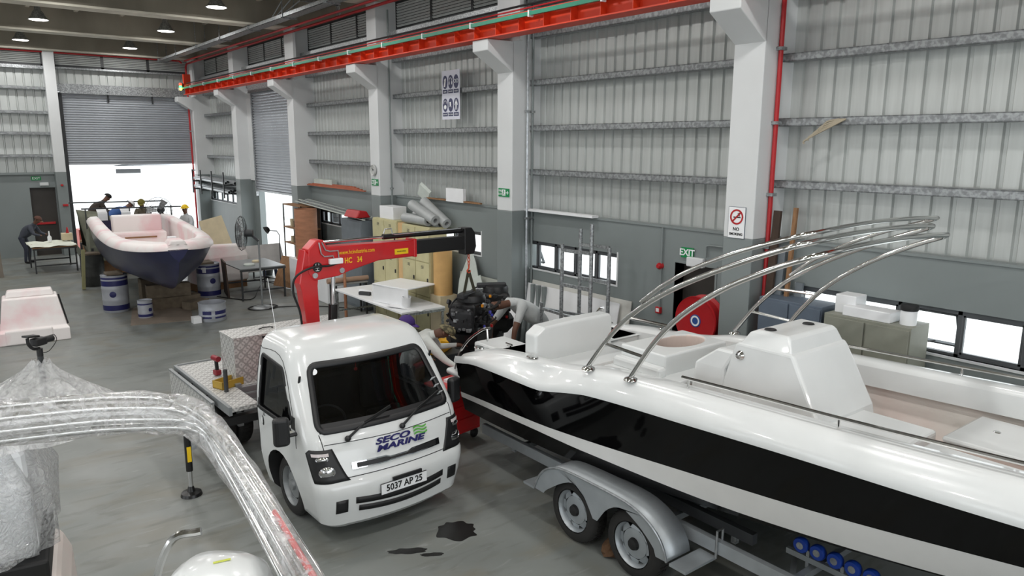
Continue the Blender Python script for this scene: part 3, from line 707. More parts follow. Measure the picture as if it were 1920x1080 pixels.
# bonnet panel gaps, wipers
MB().tube([V((x, cab_front(x, 1.04+.02*abs(x))+.001, 1.04+.02*abs(x))) for x in [-.72+.06*i for i in range(25)]], .004, 5).build('panel_gap', m_plastic, TRK)
MB().tube([V((x, cab_front(x, .712)+.001, .712)) for x in [-.6+.06*i for i in range(21)]], .004, 5).build('panel_gap', m_plastic, TRK)
for s in (-1, 1): MB().tube([V((s*(.74-.02*t), cab_front(.74-.02*t, 1.15-.3*t)+.001, 1.15-.3*t)) for t in [i/8 for i in range(9)]], .004, 5).build('panel_gap', m_plastic, TRK)
for x0, x1, z1 in ((.50, .02, 1.26), (-.08, -.62, 1.27)):
    wz = MB(); p0 = V((x0, cab_front(x0, 1.09)+.035, 1.09)); p1 = V((lerp(x0, x1, .45), cab_front(lerp(x0, x1, .45), 1.2)+.03, 1.19)); p2 = V((x1, cab_front(x1, z1)+.02, z1))
    wz.tube([p0, p1, p2], [.016, .010, .006], 6); wz.ball(p0, .032, 10)
    wp = wz.build('wiper', m_plastic, TRK, smooth=True)
    MB().bar(p1+V((0, .0, .0)), p2+V((-.05, -.005, .02)), .012, .03).build('wiper_blade', m_black, wp)
# headlamps wrap round the corners
for s in (-1, 1):
    def hp(u, z, off):
        p = cab_path(z, u); n = V((0, 1, 0)) if u < cabp(z)[1]-RC else V((math.sin(min(PI/2, (u-(cabp(z)[1]-RC))/RC)), math.cos(min(PI/2, (u-(cabp(z)[1]-RC))/RC)), 0))
        q = p+n*off; return V((q.x*s, q.y, q.z))
    secs = []
    for j in range(9):
        t = j/8; z = lerp(.69, 1.015, t); u0 = lerp(.53, .655, t**.8); u1 = lerp(.88, .95, t) if t < .85 else lerp(.95, .88, (t-.85)/.15)
        secs.append([hp(lerp(u0, u1, i/10), z, .006) for i in range(11)])
    hl = MB().loft(secs).build('headlamp', m_plastic, TRK, smooth=True, solid=.01)
    for (u, z, r, q) in ((.735, .80, .062, 1), (.765, .93, .05, .6)):
        p = hp(u, z, .0); nrm = (hp(u, z, .05)-p).normalized(); M = basis(p+nrm*.012, nrm.cross(V((0, 0, 1))), (0, 0, 1))
        MB().lathe([(.001, -.02), (r*.5, -.015), (r*.85, 0.0), (r, .006), (r*1.02, 0)], 18, M @ Matrix.Diagonal((1.25, q if q < 1 else 1, 1, 1))).build('reflector', m_chrome, hl, smooth=True)
    MB().loft([[hp(lerp(.7, .86, i/8), z, .014) for i in range(9)] for z in (.955, .985)]).build('indicator_lens', mat('clear_lens', sr(214, 206, 206), .12), hl, smooth=True)
    # fog recess
    MB().loft([[V((s*x, cab_front(x, z)+.006, z)) for x in (.575, .61, .65, .69)] for z in (.36, .41, .46, .5)]).build('fog_recess', m_plastic, TRK, smooth=True, solid=.008)
# upper chrome grille: two tapering slots joined at the centre
gz = lambda x: .80+.028*(1-abs(x)/.5)*0+.015*(abs(x)/.5)
prof_out = [(x, .775+.02*abs(x), .845+.02*abs(x)) if abs(x) > .12 else (x, .785, .83) for x in [-.5+.05*i for i in range(21)]]
MB().loft([[V((x, cab_front(x, z0)+.012, z0)) for x, z0, z1 in prof_out], [V((x, cab_front(x, z1)+.012, z1)) for x, z0, z1 in prof_out]]).build('grille_chrome', m_chrome, TRK, solid=.02)
MB().loft([[V((x, cab_front(x, z0)+.018, z0+.014)) for x, z0, z1 in prof_out[1:-1]], [V((x, cab_front(x, z1)+.018, z1-.012)) for x, z0, z1 in prof_out[1:-1]]]).build('grille_mesh', m_plastic, TRK, solid=.012)
for z0, z1, w in ((.40, .47, .5), (.315, .375, .47)):
    xs = [-w+w/10*i for i in range(21)]
    def sl(x, a): return a+.035*(x/w)**2
    MB().loft([[V((x, cab_front(x, sl(x, z0))+.006, sl(x, z0))) for x in xs], [V((x, cab_front(x, sl(x, z1))+.006, sl(x, z1))) for x in xs]]).build('bumper_grille', m_plastic, TRK, smooth=True, solid=.006)
# plate
pb = MB().box(-.26, .26, 0, .012, -.055, .055).build('number_plate', m_signwhite, TRK, loc=(-.0, .035, .53))
MB().box(-.262, .262, -.004, .008, -.058, .058).build('plate_border', m_plastic, pb)
text('lettering', '5037 AP 25', .1, m_black, pb, Matrix.Translation((0, .014, 0)) @ Matrix.Rotation(PI, 4, 'Z') @ Matrix.Rotation(PI/2, 4, 'X'), bold=.0015, xs=.88)
MB().box(-.2, .13, .0, .02, .06, .1).build('plate_bracket', m_plastic, pb)
# logo lettering on the front panel
def front_M(x, z, tilt=.18):
    y = cab_front(x, z)+.008; zdir = V((0, -tilt, 1)); xdir = V((-1, .0+(-2*BOW*x/.85**2)*-1, 0)); return basis((x, y, z), xdir, zdir)
for s_, x, z, sz in (('SECO', .045, .995, .086), ('MARINE', -.03, .927, .084)):
    text('logo_lettering', s_, sz, m_logo_blue, TRK, front_M(x, z), extrude=.003, shear=.25, bold=.003, xs=1.8)
for k in range(3):
    pts = [V((-.20-.165*t, cab_front(-.2-.165*t, .95+.03*k)+.01, .965+.03*k+.012*math.sin(2*PI*t))) for t in [i/10 for i in range(11)]]
    MB().loft([pts, [p+V((0, -.002, .016)) for p in pts]]).build('logo_wave', m_logo_green, TRK, solid=.003)
text('door_lettering', '3.5', .07, m_steelgrey, TRK, basis((.862, -1.38, 1.09), (0, 1, 0), (0, 0, 1)), xs=.7)
# cabin interior
MB().box(-.74, .74, -.62, -.33, .8, 1.1).build('dashboard', m_int, TRK, bevel=.05)
for x in (-.48, .05, .48):
    MB().box(x-.22, x+.22, -1.3, -.85, .72, .9).box(x-.21, x+.21, -1.46, -1.34, .88, 1.42).build('seat', m_int, TRK, bevel=.05)
MB().lathe([(.17, -.012), (.185, 0), (.17, .012), (.155, 0), (.17, -.012)], 20, Matrix.Translation((.42, -.75, 1.12)) @ Matrix.Rotation(R(-35), 4, 'X')).build('steering_wheel', m_plastic, TRK, smooth=True)
MB().lathe([(.001, 0), (.035, 0)], 14, front_M(.6, 1.69, .75)).build('inspection_disc', m_signwhite, TRK)
for i in range(3): MB().box(-.03, .03, 0, .002, -.03, .03).build('windscreen_sticker', m_signwhite, TRK, loc=(-.66-.012*i, cab_front(-.66, 1.4-.07*i)+.004, 1.4-.07*i), rot=(R(-36), 0, R(12)))
MB().tube([(.1, -.75, 1.72), (.1, -.75, 1.62)], .004, 5).ball((.1, -.75, 1.6), .02, 8).build('mirror_pendant', m_red, TRK)
MB().tube([(.62, -1.52, 1.86), (.66, -1.6, 2.55)], .003, 5).build('antenna', m_signwhite, TRK)

for _o in list(TRK.children):          # the cab and its fittings are a little wider than first laid out
    _o.location.x *= 1.055; _o.scale.x *= 1.055
# --- wheels
def wheel(x, y, side, r=.335, w=.2, name='wheel', parent=None, spokes=8, hub=m_steelgrey, dark=False):
    o = empty(name, (x, y, r)); o.parent = parent
    MX = Matrix.Rotation(PI/2*side, 4, 'Y'); tr_ = r*.66
    MB().lathe([(tr_, -w/2), (r*.88, -w/2), (r*.97, -w*.4), (r, -w*.25), (r, w*.25), (r*.97, w*.4), (r*.88, w/2), (tr_, w/2), (tr_, -w/2)], 32, MX).build('tyre', m_tyre, o, smooth=True)
    for k in range(28):
        a = 2*PI*k/28
    tm = MB()
    for k in range(36):
        a = 2*PI*k/36; M = MX @ Matrix.Rotation(a, 4, 'Z')
        for zz_ in (-.28, .05): tm.box(r-.004, r+.006, -.016, .008, w*zz_, w*(zz_+.22), M)
    t = tm.build('tread', m_tyre, o); t['kind'] = 'stuff'
    MB().lathe([(tr_, w*.5), (tr_*1.03, w*.5), (tr_*.97, w*.42), (tr_*.92, w*.3), (tr_*.88, w*.12), (tr_*.9, -w*.4), (tr_, -w*.45)], 32, MX).build('rim', hub, o, smooth=True)
    d = MB(); z = w*.16; r0, r1 = tr_*.66, tr_*.9
    n = spokes
    for k in range(n):
        a = 2*PI*k/n; M = MX @ Matrix.Rotation(a, 4, 'Z'); hw = r1*math.sin(PI/n)
        d.add([(r0, -r0*math.tan(PI/n), z+.02), (r0, r0*math.tan(PI/n), z+.02), (r1, hw*.52, z), (r1, -hw*.52, z)], [(0, 1, 2, 3)], M)
    d.build('spokes', hub, o, solid=.006)
    MB().lathe([(.001, z+.012), (tr_*.69, z+.004), (tr_*.66, z+.02), (tr_*.4, z+.03), (.001, z+.03)], 24, MX).build('disc', hub, o, smooth=True)
    MB().lathe([(.001, w*.5), (tr_*.24, w*.46), (tr_*.3, z+.02)], 20, MX).build('hub_cap', m_black if dark else hub, o, smooth=True)
    MB().lathe([(.001, -w*.1), (r1*1.0, -w*.1)], 24, MX).build('brake_drum', m_black, o)
    return o
for s in (-1, 1):
    wheel(s*.70, -1.03, s, parent=TRK, spokes=6)
    wheel(s*.72, -3.45, s, parent=TRK, spokes=6); wheel(s*.5, -3.45, s, parent=TRK, spokes=6)
# --- chassis and bed
MB().box(-.42, -.34, -4.35, -.5, .48, .62).box(.34, .42, -4.35, -.5, .48, .62).box(-.4, .4, -1.6, -1.5, .45, .6).box(-.42, .42, -2.0, -1.9, .48, .6).box(-.42, .42, -4.3, -4.2, .48, .6).box(-.7, .7, -3.5, -3.4, .3, .38).box(-.3, .3, -1.3, -.4, .4, .6).build('chassis', m_plastic, TRK)
uv_box(MB().box(-.98, .98, -4.4, -2.98, .88, .93).box(.66, .98, -2.98, -2.2, .88, .93).build('bed_floor', m_chq, TRK))
for s in (-1, 1):
    MB().box(min(s*.98, s*1.02), max(s*.98, s*1.02), -4.42, -2.2, .84, .945).build('bed_rail', m_steelgrey, TRK)
    sb = uv_box(MB().box(min(s*1.06, s*1.085), max(s*1.06, s*1.085), -4.4, -2.6, .5, .90).build('dropside', m_chq, TRK))
    MB().box(min(s*1.055, s*1.095), max(s*1.055, s*1.095), -4.4, -2.6, .89, .915).build('top_rail', m_steelgrey, sb)
    for y in (-4.2, -3.6, -3.0): MB().box(min(s*1.0, s*1.08), max(s*1.0, s*1.08), y-.03, y+.03, .86, .9).build('hinge', m_plastic, sb)
MB().box(-.98, .98, -4.43, -4.4, .55, .95).build('tail_board', m_steelgrey, TRK)
for i in range(5): MB().box(-.95, .62, -2.985, -2.955, .43+.1*i, .52+.1*i).build('front_slat', m_steelgrey, TRK, bevel=.01)
MB().box(.6, .67, -3.0, -2.94, .4, .97).build('bed_post', m_steelgrey, TRK)
MB().box(.60, .63, -2.93, -2.9, .6, .75).build('latch', m_plastic, TRK)
for y in (-4.1, -3.2): MB().box(-.9, .9, y-.04, y+.04, .78, .88).build('cross_member', m_plastic, TRK)
MB().cyl((.82, -2.86, .93), (.82, -2.86, 1.22), .028, 10).build('bed_stake', m_dark, TRK)
# toolbox
tb = uv_box(MB().box(-.92, .63, -3.55, -3.04, .93, 1.53).build('toolbox', m_chq, TRK))
tl = uv_box(MB().box(-.93, .64, -3.56, -3.03, 1.53, 1.555).build('lid', m_chq, tb))
for x in (.2, -.5): MB().box(x-.06, x+.06, -3.03, -3.015, 1.5, 1.53).build('catch', m_plastic, tb)
MB().tube([(.2, -3.3, 1.56), (.14, -3.3, 1.575), (.05, -3.28, 1.575), (0, -3.3, 1.56)], .008, 6).build('lid_handle', m_plastic, tb)

# --- crane (boom reaches out over the truck's left side)
CR = empty('crane', (-.05, -2.4, 0)); CR.parent = TRK
def xzp(pts): return [(a, b) for a, b in pts]
MB().box(-.35, .35, -.25, .25, .6, .85).box(-.22, .18, -.2, .2, .85, 1.3).build('crane_base', m_ccred, CR, bevel=.02)
MB().prism([(.05, 1.3), (.0, 1.8), (.04, 2.2), (.07, 2.3), (-.02, 2.72), (-.2, 2.5), (-.17, 2.25), (-.19, 1.3)], -.09, .09).build('mast', m_ccred, CR, bevel=.01)
MB().prism([(-.18, 2.83), (-.06, 2.72), (-.05, 2.42), (-.12, 2.32), (-.46, 2.35), (-.62, 2.40), (-1.05, 2.495), (-1.6, 2.50), (-1.6, 2.72), (-.32, 2.735), (-.26, 2.83)], -.1, .1).build('main_boom', m_ccred, CR, bevel=.012)
MB().box(-1.64, -1.59, -.11, .11, 2.49, 2.74).build('boom_collar', m_ccred, CR, bevel=.01)
MB().box(-2.5, -1.6, -.075, .075, 2.52, 2.71).build('extension', m_ccblack, CR, bevel=.01)
MB().prism([(-2.47, 2.83), (-2.6, 2.83), (-2.66, 2.75), (-2.68, 2.55), (-2.64, 2.44), (-2.47, 2.44)], -.085, .085).build('boom_tip', m_ccblack, CR, bevel=.01)
MB().cyl((-.24, 0, 2.785), (-1.2, 0, 2.79), .018, 12).build('extension_rod', m_chrome, CR, smooth=True)
MB().cyl((-1.17, 0, 2.79), (-2.5, 0, 2.79), .036, 12).build('extension_cylinder', m_ccblack, CR, smooth=True)
MB().tube([(-1.15, .06, 2.84), (-1.17, .06, 2.9), (-1.27, .06, 2.9), (-1.28, .07, 2.83), (-1.32, .08, 2.82), (-2.4, .08, 2.83)], .009, 6).build('hydraulic_line', m_galv_bright, CR, smooth=True)
MB().cyl((-.43, 0, 2.36), (-.41, 0, 1.96), .027, 14).build('lift_rod', m_chrome, CR, smooth=True)
MB().cyl((-.41, 0, 1.97), (-.36, 0, 1.1), .06, 16).build('lift_cylinder', m_ccblack, CR, smooth=True)
for x, z in ((-.13, 2.39), (-.5, 2.42)): MB().cyl((x, -.12, z), (x, .12, z), .035, 14).build('pin', m_galv_bright, CR, smooth=True)
MB().box(-.5, -.32, .1, .16, 2.515, 2.585).build('valve_block', m_signwhite, CR, bevel=.008)
MB().tube([(-.2, .11, 2.8), (-.22, .12, 2.66), (-.26, .12, 2.62), (-.38, .12, 2.62), (-.39, .12, 2.58)], .009, 6).build('hydraulic_line', m_galv_bright, CR, smooth=True)
MB().tube([(-.24, .11, 2.8), (-.28, .12, 2.7), (-.34, .12, 2.68), (-.45, .12, 2.68), (-.46, .12, 2.58)], .009, 6).build('hydraulic_line', m_galv_bright, CR, smooth=True)
MB().tube(curve_pts([(-.45, .12, 2.52), (-.3, .14, 2.5), (-.08, .14, 2.5), (.13, .12, 2.4), (.16, .1, 2.2), (.08, .1, 1.9), (.06, .1, 1.3)], 6), .014, 8).build('hose', m_black, CR, smooth=True)
CF = lambda x, z, y=.102: basis((x, y, z), (-1, 0, -.0), (0, 0, 1))
text('crane_lettering', 'www.hcindustrie.com', .075, m_yellow, CR, CF(-.73, 2.645), xs=.78)
text('crane_model', 'HC', .1, m_yellow, CR, CF(-.60, 2.535), bold=.002, xs=.75)
text('crane_number', '34', .1, m_yellow, CR, CF(-.76, 2.535), bold=.002, xs=.75)
yp = MB().box(-1.5, -1.29, .1, .104, 2.55, 2.625).build('warning_plate', m_yellow, CR)
text('plate_lettering', 'WARNING', .03, m_black, yp, CF(-1.395, 2.588, .105))
MB().lathe([(.001, 0), (.065, 0), (.065, .004), (.001, .004)], 20, CF(-.17, 2.49)).build('maker_disc', m_ccblack, CR)
text('maker_lettering', 'HC', .07, m_signwhite, CR, CF(-.17, 2.49, .108) @ Matrix.Rotation(R(90), 4, 'Z'))
# chain and hook
hk = MB()
for k in range(3): hk.tube([V((-2.6+.018*math.cos(a)*(k % 2), .018*math.cos(a)*((k+1) % 2), 2.4-.055*k+.03*math.sin(a))) for a in [2*PI*i/10 for i in range(10)]], .008, 6, closed=True)
hk.build('hook_chain', mat('hook_orange', sr(206, 78, 44), .5), CR, smooth=True)
MB().tube(curve_pts([(-2.6, 0, 2.27), (-2.6, 0, 2.22), (-2.57, 0, 2.18), (-2.6, 0, 2.15), (-2.63, 0, 2.18)], 5), .012, 8).build('hook', mat('hook_orange', (0, 0, 0)), CR, smooth=True)
# outriggers
for s in (1, -1):
    og = MB().box(min(s*.3, s*1.55), max(s*.3, s*1.55), -.0, .1, .68, .78).build('outrigger_beam', m_ccblack, CR)
    x = s*1.56; y = .2 if s > 0 else .05
    MB().cyl((x, y, .3), (x, y, .92), .038, 14).build('outrigger_cylinder', m_ccblack, og, smooth=True)
    MB().cyl((x, y, .07), (x, y, .35), .028, 12).build('outrigger_rod', m_chrome, og, smooth=True)
    MB().lathe([(.001, .11), (.03, .11), (.045, .05), (.11, .035), (.12, 0), (.001, 0)], 20, Matrix.Translation((x, y, 0))).build('outrigger_foot', m_ccblack, og, smooth=True)
    MB().box(x-.022, x+.022, y+.033, y+.043, .42, .6).build('warning_sticker', m_yellow, og)
    MB().tube(curve_pts([(x-s*.06, y, .6), (x-s*.18, y, .64), (x-s*.35, y-.02, .56), (x-s*.5, y-.1, .4)], 5), .022, 8).build('outrigger_hose', m_ccblack, og, smooth=True)
    MB().box(x-.09, x-.03, y-.03, y+.03, .55, .66).build('outrigger_valve', m_galv_bright, og, bevel=.008)
# ================================================================ black and white boat on its trailer
m_gel = mat('white_gelcoat', sr(222, 225, 225), 0.24, var=0.015, coat=0.35)
m_liner = mat('raw_white_liner', sr(226, 222, 216), 0.4, var=0.03, scale=1.5, col2=sr(222, 208, 202))
m_pink = mat('pinkish_liner', sr(222, 206, 198), 0.45, var=0.04, scale=2)
m_gloss_black = mat('black_gelcoat', sr(5, 5, 6), 0.05, var=0.0, spec=0.28)
m_stripe = mat('grey_white_stripe', sr(222, 222, 220), 0.3, var=0.02)
m_zinc = mat('smooth_zinc', sr(168, 174, 178), 0.42, 0.55, var=0.06, scale=5)
m_blue_roller = mat('blue_roller', sr(30, 70, 170), 0.4)
def sm(x, xs, ys):
    """smooth interpolation through samples given in falling order of Y"""
    if xs[0] > xs[-1]: xs = xs[::-1]; ys = ys[::-1]
    if x <= xs[0]: return ys[0]
    if x >= xs[-1]: return ys[-1]
    i = max(k for k in range(len(xs)-1) if xs[k] <= x); t = (x-xs[i])/(xs[i+1]-xs[i])
    h = xs[i+1]-xs[i]
    def slope(k):
        if k == 0: return (ys[1]-ys[0])/(xs[1]-xs[0])
        if k == len(xs)-1: return (ys[-1]-ys[-2])/(xs[-1]-xs[-2])
        a = (ys[k]-ys[k-1])/(xs[k]-xs[k-1]); b = (ys[k+1]-ys[k])/(xs[k+1]-xs[k])
        return 0 if a*b < 0 else 2*a*b/(a+b+1e-9) if abs(a+b) > 1e-9 else 0
    m0, m1 = slope(i)*h, slope(i+1)*h
    return (2*t**3-3*t*t+1)*ys[i]+(t**3-2*t*t+t)*m0+(-2*t**3+3*t*t)*ys[i+1]+(t**3-t*t)*m1
BX = 6.12
YB = [7.45, 6.94, 6.4, 5.85, 5.4, 5.03, 3.79, 2.71, 1.34, .2, -.8, -1.5, -1.9]
ZSH = [1.36, 1.45, 1.46, 1.46, 1.54, 1.61, 1.69, 1.75, 1.80, 1.86, 1.92, 1.96, 1.98]
ZTP = [1.44, 1.60, 1.67, 1.70, 1.76, 1.84, 1.92, 1.96, 2.02, 2.08, 2.13, 2.16, 2.17]
BG = [1.23, 1.26, 1.27, 1.27, 1.27, 1.27, 1.27, 1.265, 1.22, 1.06, .74, .38, .05]
BC = [1.10, 1.11, 1.12, 1.12, 1.12, 1.12, 1.10, 1.05, .90, .66, .38, .15, .03]
ZC = [.70, .70, .71, .72, .74, .77, .90, 1.02, 1.18, 1.36, 1.54, 1.67, 1.77]
ZK = [.42, .42, .42, .43, .44, .45, .50, .62, .78, .95, 1.18, 1.45, 1.76]
ZS0 = [.88, .90, .91, .92, .92, .93, .97, 1.05, 1.20, 1.38, 1.55, 1.68, 1.78]
ZS1 = [.95, .98, 1.00, 1.02, 1.05, 1.08, 1.20, 1.30, 1.46, 1.58, 1.70, 1.79, 1.86]
g = lambda arr: (lambda y: sm(y, YB, arr))
zsh, ztp, bg, bc, zc, zk, zs0, zs1 = map(g, (ZSH, ZTP, BG, BC, ZC, ZK, ZS0, ZS1))
def side(y, z):
    t = (z-zc(y))/(zsh(y)-zc(y)+1e-6); return lerp(bc(y), bg(y), t**.8)
BOAT = empty('center_console_boat', (BX, 7.45, 0), 0, 'black and white open boat with stainless arch on trailer', 'boat')
OF = V((-BX, -7.45, 0))
ys = [7.45-.17*i for i in range(55)]; ys = [y for y in ys if y > -1.9]+[-1.9]
def W(x, y, z): return V((x, y-7.45, z))
def both(fn):
    """loft the port rows, then mirror"""
    mb = MB(); rows = [fn(y) for y in ys]
    for s in (-1, 1): mb.loft([[W(s*x, y, z) for x, z in r] for y, r in zip(ys, rows)])
    return mb
def r_bottom(y): return [(0, zk(y)), (bc(y)*.5, lerp(zk(y), zc(y), .48)-.01), (bc(y)*.96, zc(y)-.02), (bc(y), zc(y))]
def r_low(y): return [(lerp(side(y, zc(y)), side(y, zs0(y)), t), lerp(zc(y), zs0(y), t)) for t in (0, .5, 1)]
def r_top(y): return [(side(y, z), z) for z in [lerp(zs1(y), zsh(y), t/6) for t in range(7)]]
def r_str(y): return [(side(y, z)+.003, z) for z in [lerp(zs0(y), zs1(y), t/2) for t in range(3)]]
both(r_bottom).build('hull_bottom', m_gloss_black, BOAT, smooth=True)
mb = both(r_low); mb2 = both(r_top); o = len(mb.v); mb.v += mb2.v; mb.f += [tuple(i+o for i in f) for f in mb2.f]; mb.mi += mb2.mi
mb.build('hull_side', m_gloss_black, BOAT, smooth=True)
both(r_str).build('hull_stripe', m_stripe, BOAT, smooth=True)
# transom
tr_ = [(s*x, z) for s in (1,) for x, z in [(0, .4), (1.10, .70), (1.14, .95), (1.21, 1.25), (1.23, 1.36), (.62, 1.36), (.6, 1.15), (0, 1.15)]]
MB().prism(tr_ + [(-x, z) for x, z in reversed(tr_[1:-1])], -.02, .02).build('transom', m_gloss_black, BOAT, loc=(0, -.02, 0))
# deck moulding: rub edge, flange, side deck
def scal(y): return .05*math.exp(-((y-5.9)/.45)**2)
def r_cap(y):
    b, a, t = bg(y), zsh(y), ztp(y); k = min(1, b/.5)
    return [(b-.01, a-.015), (b+.028, a-.015), (b+.03, a+.02), (b+.012-scal(y)*.5, a+.07), (b-.03*k-scal(y), lerp(a, t, .6)), (b-.07*k-scal(y)*.7, t-.035), (b-.11*k, t-.008), (b-.17*k, t), (b-.29*k, t), (b-.315*k, t-.012), (b-.33*k, t-.05)]
both(r_cap).build('deck_cap', m_gel, BOAT, smooth=True, angle=60)
def r_lin(y):
    b, t = bg(y), ztp(y); k = min(1, b/.5); return [(b-.33*k, t-.05), (b-.335*k, t-.24)]
both(r_lin).build('coaming', m_gel, BOAT, smooth=True)
def sole(y): return max(1.15, zc(y)+.1)
def r_lin2(y):
    b, t = bg(y), ztp(y); k = min(1, b/.5); return [(b-.335*k, t-.24), (b-.25*k, t-.25), (b-.26*k, t-.36), (b-.36*k, max(1.3, sole(y)+.1)), (max(0, b-.42*k), sole(y))]
both(r_lin2).build('inner_liner', m_liner, BOAT, smooth=True)
fl_ = MB(); fl_.loft([[W(-max(0, bg(y)-.41*min(1, bg(y)/.5)), y, sole(y)), W(max(0, bg(y)-.41*min(1, bg(y)/.5)), y, sole(y))] for y in ys if y < 7.2]).build('cockpit_sole', m_pink, BOAT)
# stern: aft deck, backrest, bench, platform
MB().box(-.98, -.5, 6.42-7.45, 7.42-7.45, 1.15, 1.585).box(.5, .98, 6.42-7.45, 7.42-7.45, 1.15, 1.585).box(-.98, .98, 6.42-7.45, 6.95-7.45, 1.15, 1.585).build('aft_deck', m_gel, BOAT, bevel=.03)
MB().prism([(-.93, 1.5), (.30, 1.5), (.30, 1.93), (.26, 1.98), (-.3, 1.98), (-.8, 1.96), (-.93, 1.88)], -.95-.0, -.74).build('backrest_panel', m_gel, BOAT, bevel=.035, seg=4, loc=(.02, -.22, 0))
MB().box(-.95, .6, -1.62, -1.0, 1.15, 1.56).build('aft_bench', m_gel, BOAT, bevel=.03)
MB().box(-.93, .58, -1.64, -1.0, 1.15, 1.45).build('bench_base', m_pink, BOAT)
for s in (-1, 1):
    MB().box(min(s*.55, s*1.2), max(s*.55, s*1.2), -.06, .3, 1.12, 1.2).build('swim_platform', m_gel, BOAT, bevel=.04, seg=4)
    pts = curve_pts([(s*1.16, .12, 1.22), (s*1.14, .06, 1.42), (s*1.08, -.06, 1.62), (s*1.0, -.25, 1.78), (s*.96, -.36, 1.82)], 6)
    gr = MB().tube(pts, .016, 8).build('grab_rail', m_inox, BOAT, smooth=True)
    MB().tube([pts[-4], pts[-4]+V((0, -.02, -.16))], .014, 8).build('post', m_inox, gr, smooth=True)
    for (x, y, z) in ((s*1.10, -.32, 1.585), (s*1.09, -1.33, 1.70)):
        MB().lathe([(.001, .01), (.03, .012), (.05, .008), (.055, 0)], 16, Matrix.Translation((x, y, z)) @ Matrix.Diagonal((1, 1.5, 1, 1))).build('deck_fitting', m_inox, BOAT, smooth=True)
    c_ = MB(); c_.tube([(s*.78, -.5-.06, 1.615), (s*.78, -.5+.06, 1.615)], .012, 8); c_.tube([(s*.78, -.53, 1.58), (s*.78, -.53, 1.615)], .01, 6); c_.tube([(s*.78, -.47, 1.58), (s*.78, -.47, 1.615)], .01, 6)
    c_.build('cleat', m_inox, BOAT, smooth=True)
# helm seat module with an oval well
hs = MB().box(-.68, .5, -2.9, -2.1, 1.15, 1.68).build('seat_plinth', m_liner, BOAT, bevel=.03)
MB().box(-.72, .54, -2.94, -2.06, 1.66, 1.72).build('seat_ledge', m_gel, BOAT, bevel=.02)
top_ = MB().box(-.5, .5, -2.72, -2.1, 1.7, 1.93).build('livewell', m_gel, BOAT)
cw = MB().lathe([(.001, -.3), (1, -.3), (1, .2), (.001, .2)], 28, Matrix.Translation((.1, -2.41, 1.9)) @ Matrix.Diagonal((.33, .2, .6, 1))).build('cut', [m_pink], BOAT)
top_.data.materials.append(m_pink); boolean(top_, [cw])
md = top_.modifiers.new('bevel', 'BEVEL'); md.width = .02; md.segments = 3; md.limit_method = 'ANGLE'
MB().box(-.62, -.5, -2.75, -2.1, 1.7, 1.82).build('side_step', m_gel, BOAT, bevel=.03)
for i in range(7): pass
tg = MB()
for k in range(9):
    a = random.uniform(0, 6.28); p = V((.18+.06*math.cos(a), -2.42+.05*math.sin(a), 1.76)); tg.tube([p, p+V((random.uniform(-.08, .08), random.uniform(-.06, .06), random.uniform(.0, .1)))], .012, 5)
tg.build('packing_scraps', m_stripe, top_)
# console
def rect(x0, x1, y0, y1, z): return [V((x0, y0-7.45, z)), V((x1, y0-7.45, z)), V((x1, y1-7.45, z)), V((x0, y1-7.45, z))]
MB().loft([rect(-.48, .48, 2.96, 4.15, 1.15), rect(-.47, .47, 3.08, 4.1, 1.7), rect(-.44, .46, 3.36, 3.98, 2.2), rect(-.44, .46, 3.39, 3.94, 2.24)], closed=True, cap0=True, cap1=True).build('console', m_gel, BOAT, bevel=.03, seg=3)
MB().loft([rect(-.43, .45, 3.40, 3.93, 2.22), rect(-.38, .4, 3.45, 3.86, 2.34), rect(-.36, .38, 3.48, 3.8, 2.37)], closed=True, cap0=True, cap1=True).build('dash_pod', m_gel, BOAT, bevel=.02, seg=3)
MB().loft([rect(-.47, .1, 4.05, 4.45, 1.5), rect(-.46, .1, 4.05, 4.4, 1.95), rect(-.44, .1, 3.95, 4.15, 2.14)], closed=True, cap0=True, cap1=True).build('console_wing', m_gel, BOAT, bevel=.03)
for x, y in ((-.27, 3.72), (.22, 3.64)): MB().lathe([(.001, .004), (.035, .004), (.05, .008), (.055, 0)], 18, Matrix.Translation((x, y-7.45, 2.372))).build('cup_ring', m_inox, BOAT, smooth=True).data.materials[0] = m_plastic
MB().lathe([(.001, .03), (.03, .025), (.045, 0)], 16, Matrix.Translation((-.45, 3.9-7.45, 2.12)) @ Matrix.Rotation(-PI/2, 4, 'Y')).build('deck_fitting', m_inox, BOAT, smooth=True)
MB().box(-.36, .3, 2.45-7.45, 3.1-7.45, 1.15, 1.68).build('front_seat', m_gel, BOAT, bevel=.035, seg=3)
# bow seats
for s in (-1, 1):
    MB().prism([(s*.12, 1.15), (s*.86, 1.15), (s*.86, 1.66), (s*.12, 1.66)], 0.2-7.45, 2.32-7.45).build('bow_seat_base', m_pink, BOAT)
    hz_ = MB().box(min(s*.1, s*.88), max(s*.1, s*.88), .2-7.45, 2.34-7.45, 1.66, 1.71).build('bow_seat_lid', m_gel, BOAT, bevel=.02)
    MB().lathe([(.001, .006), (.025, .006), (.03, 0)], 12, Matrix.Translation((s*.55, 2.1-7.45, 1.71))).build('latch', m_inox, hz_, smooth=True)
# rails
for s in (-1, 1):
    b = lambda y: s*(bg(y)-.2)
    ry = [4.05-.3*i for i in range(17)]
    rl = MB().tube([W(b(y), y, ztp(y)+.085) for y in ry], .016, 8).build('side_rail', m_inox, BOAT, smooth=True)
    for y in (3.98, 2.6, 1.35, .2): MB().tube([W(b(y), y, ztp(y)-.005), W(b(y), y, ztp(y)+.08)], .012, 8).build('rail_post', m_inox, rl, smooth=True)
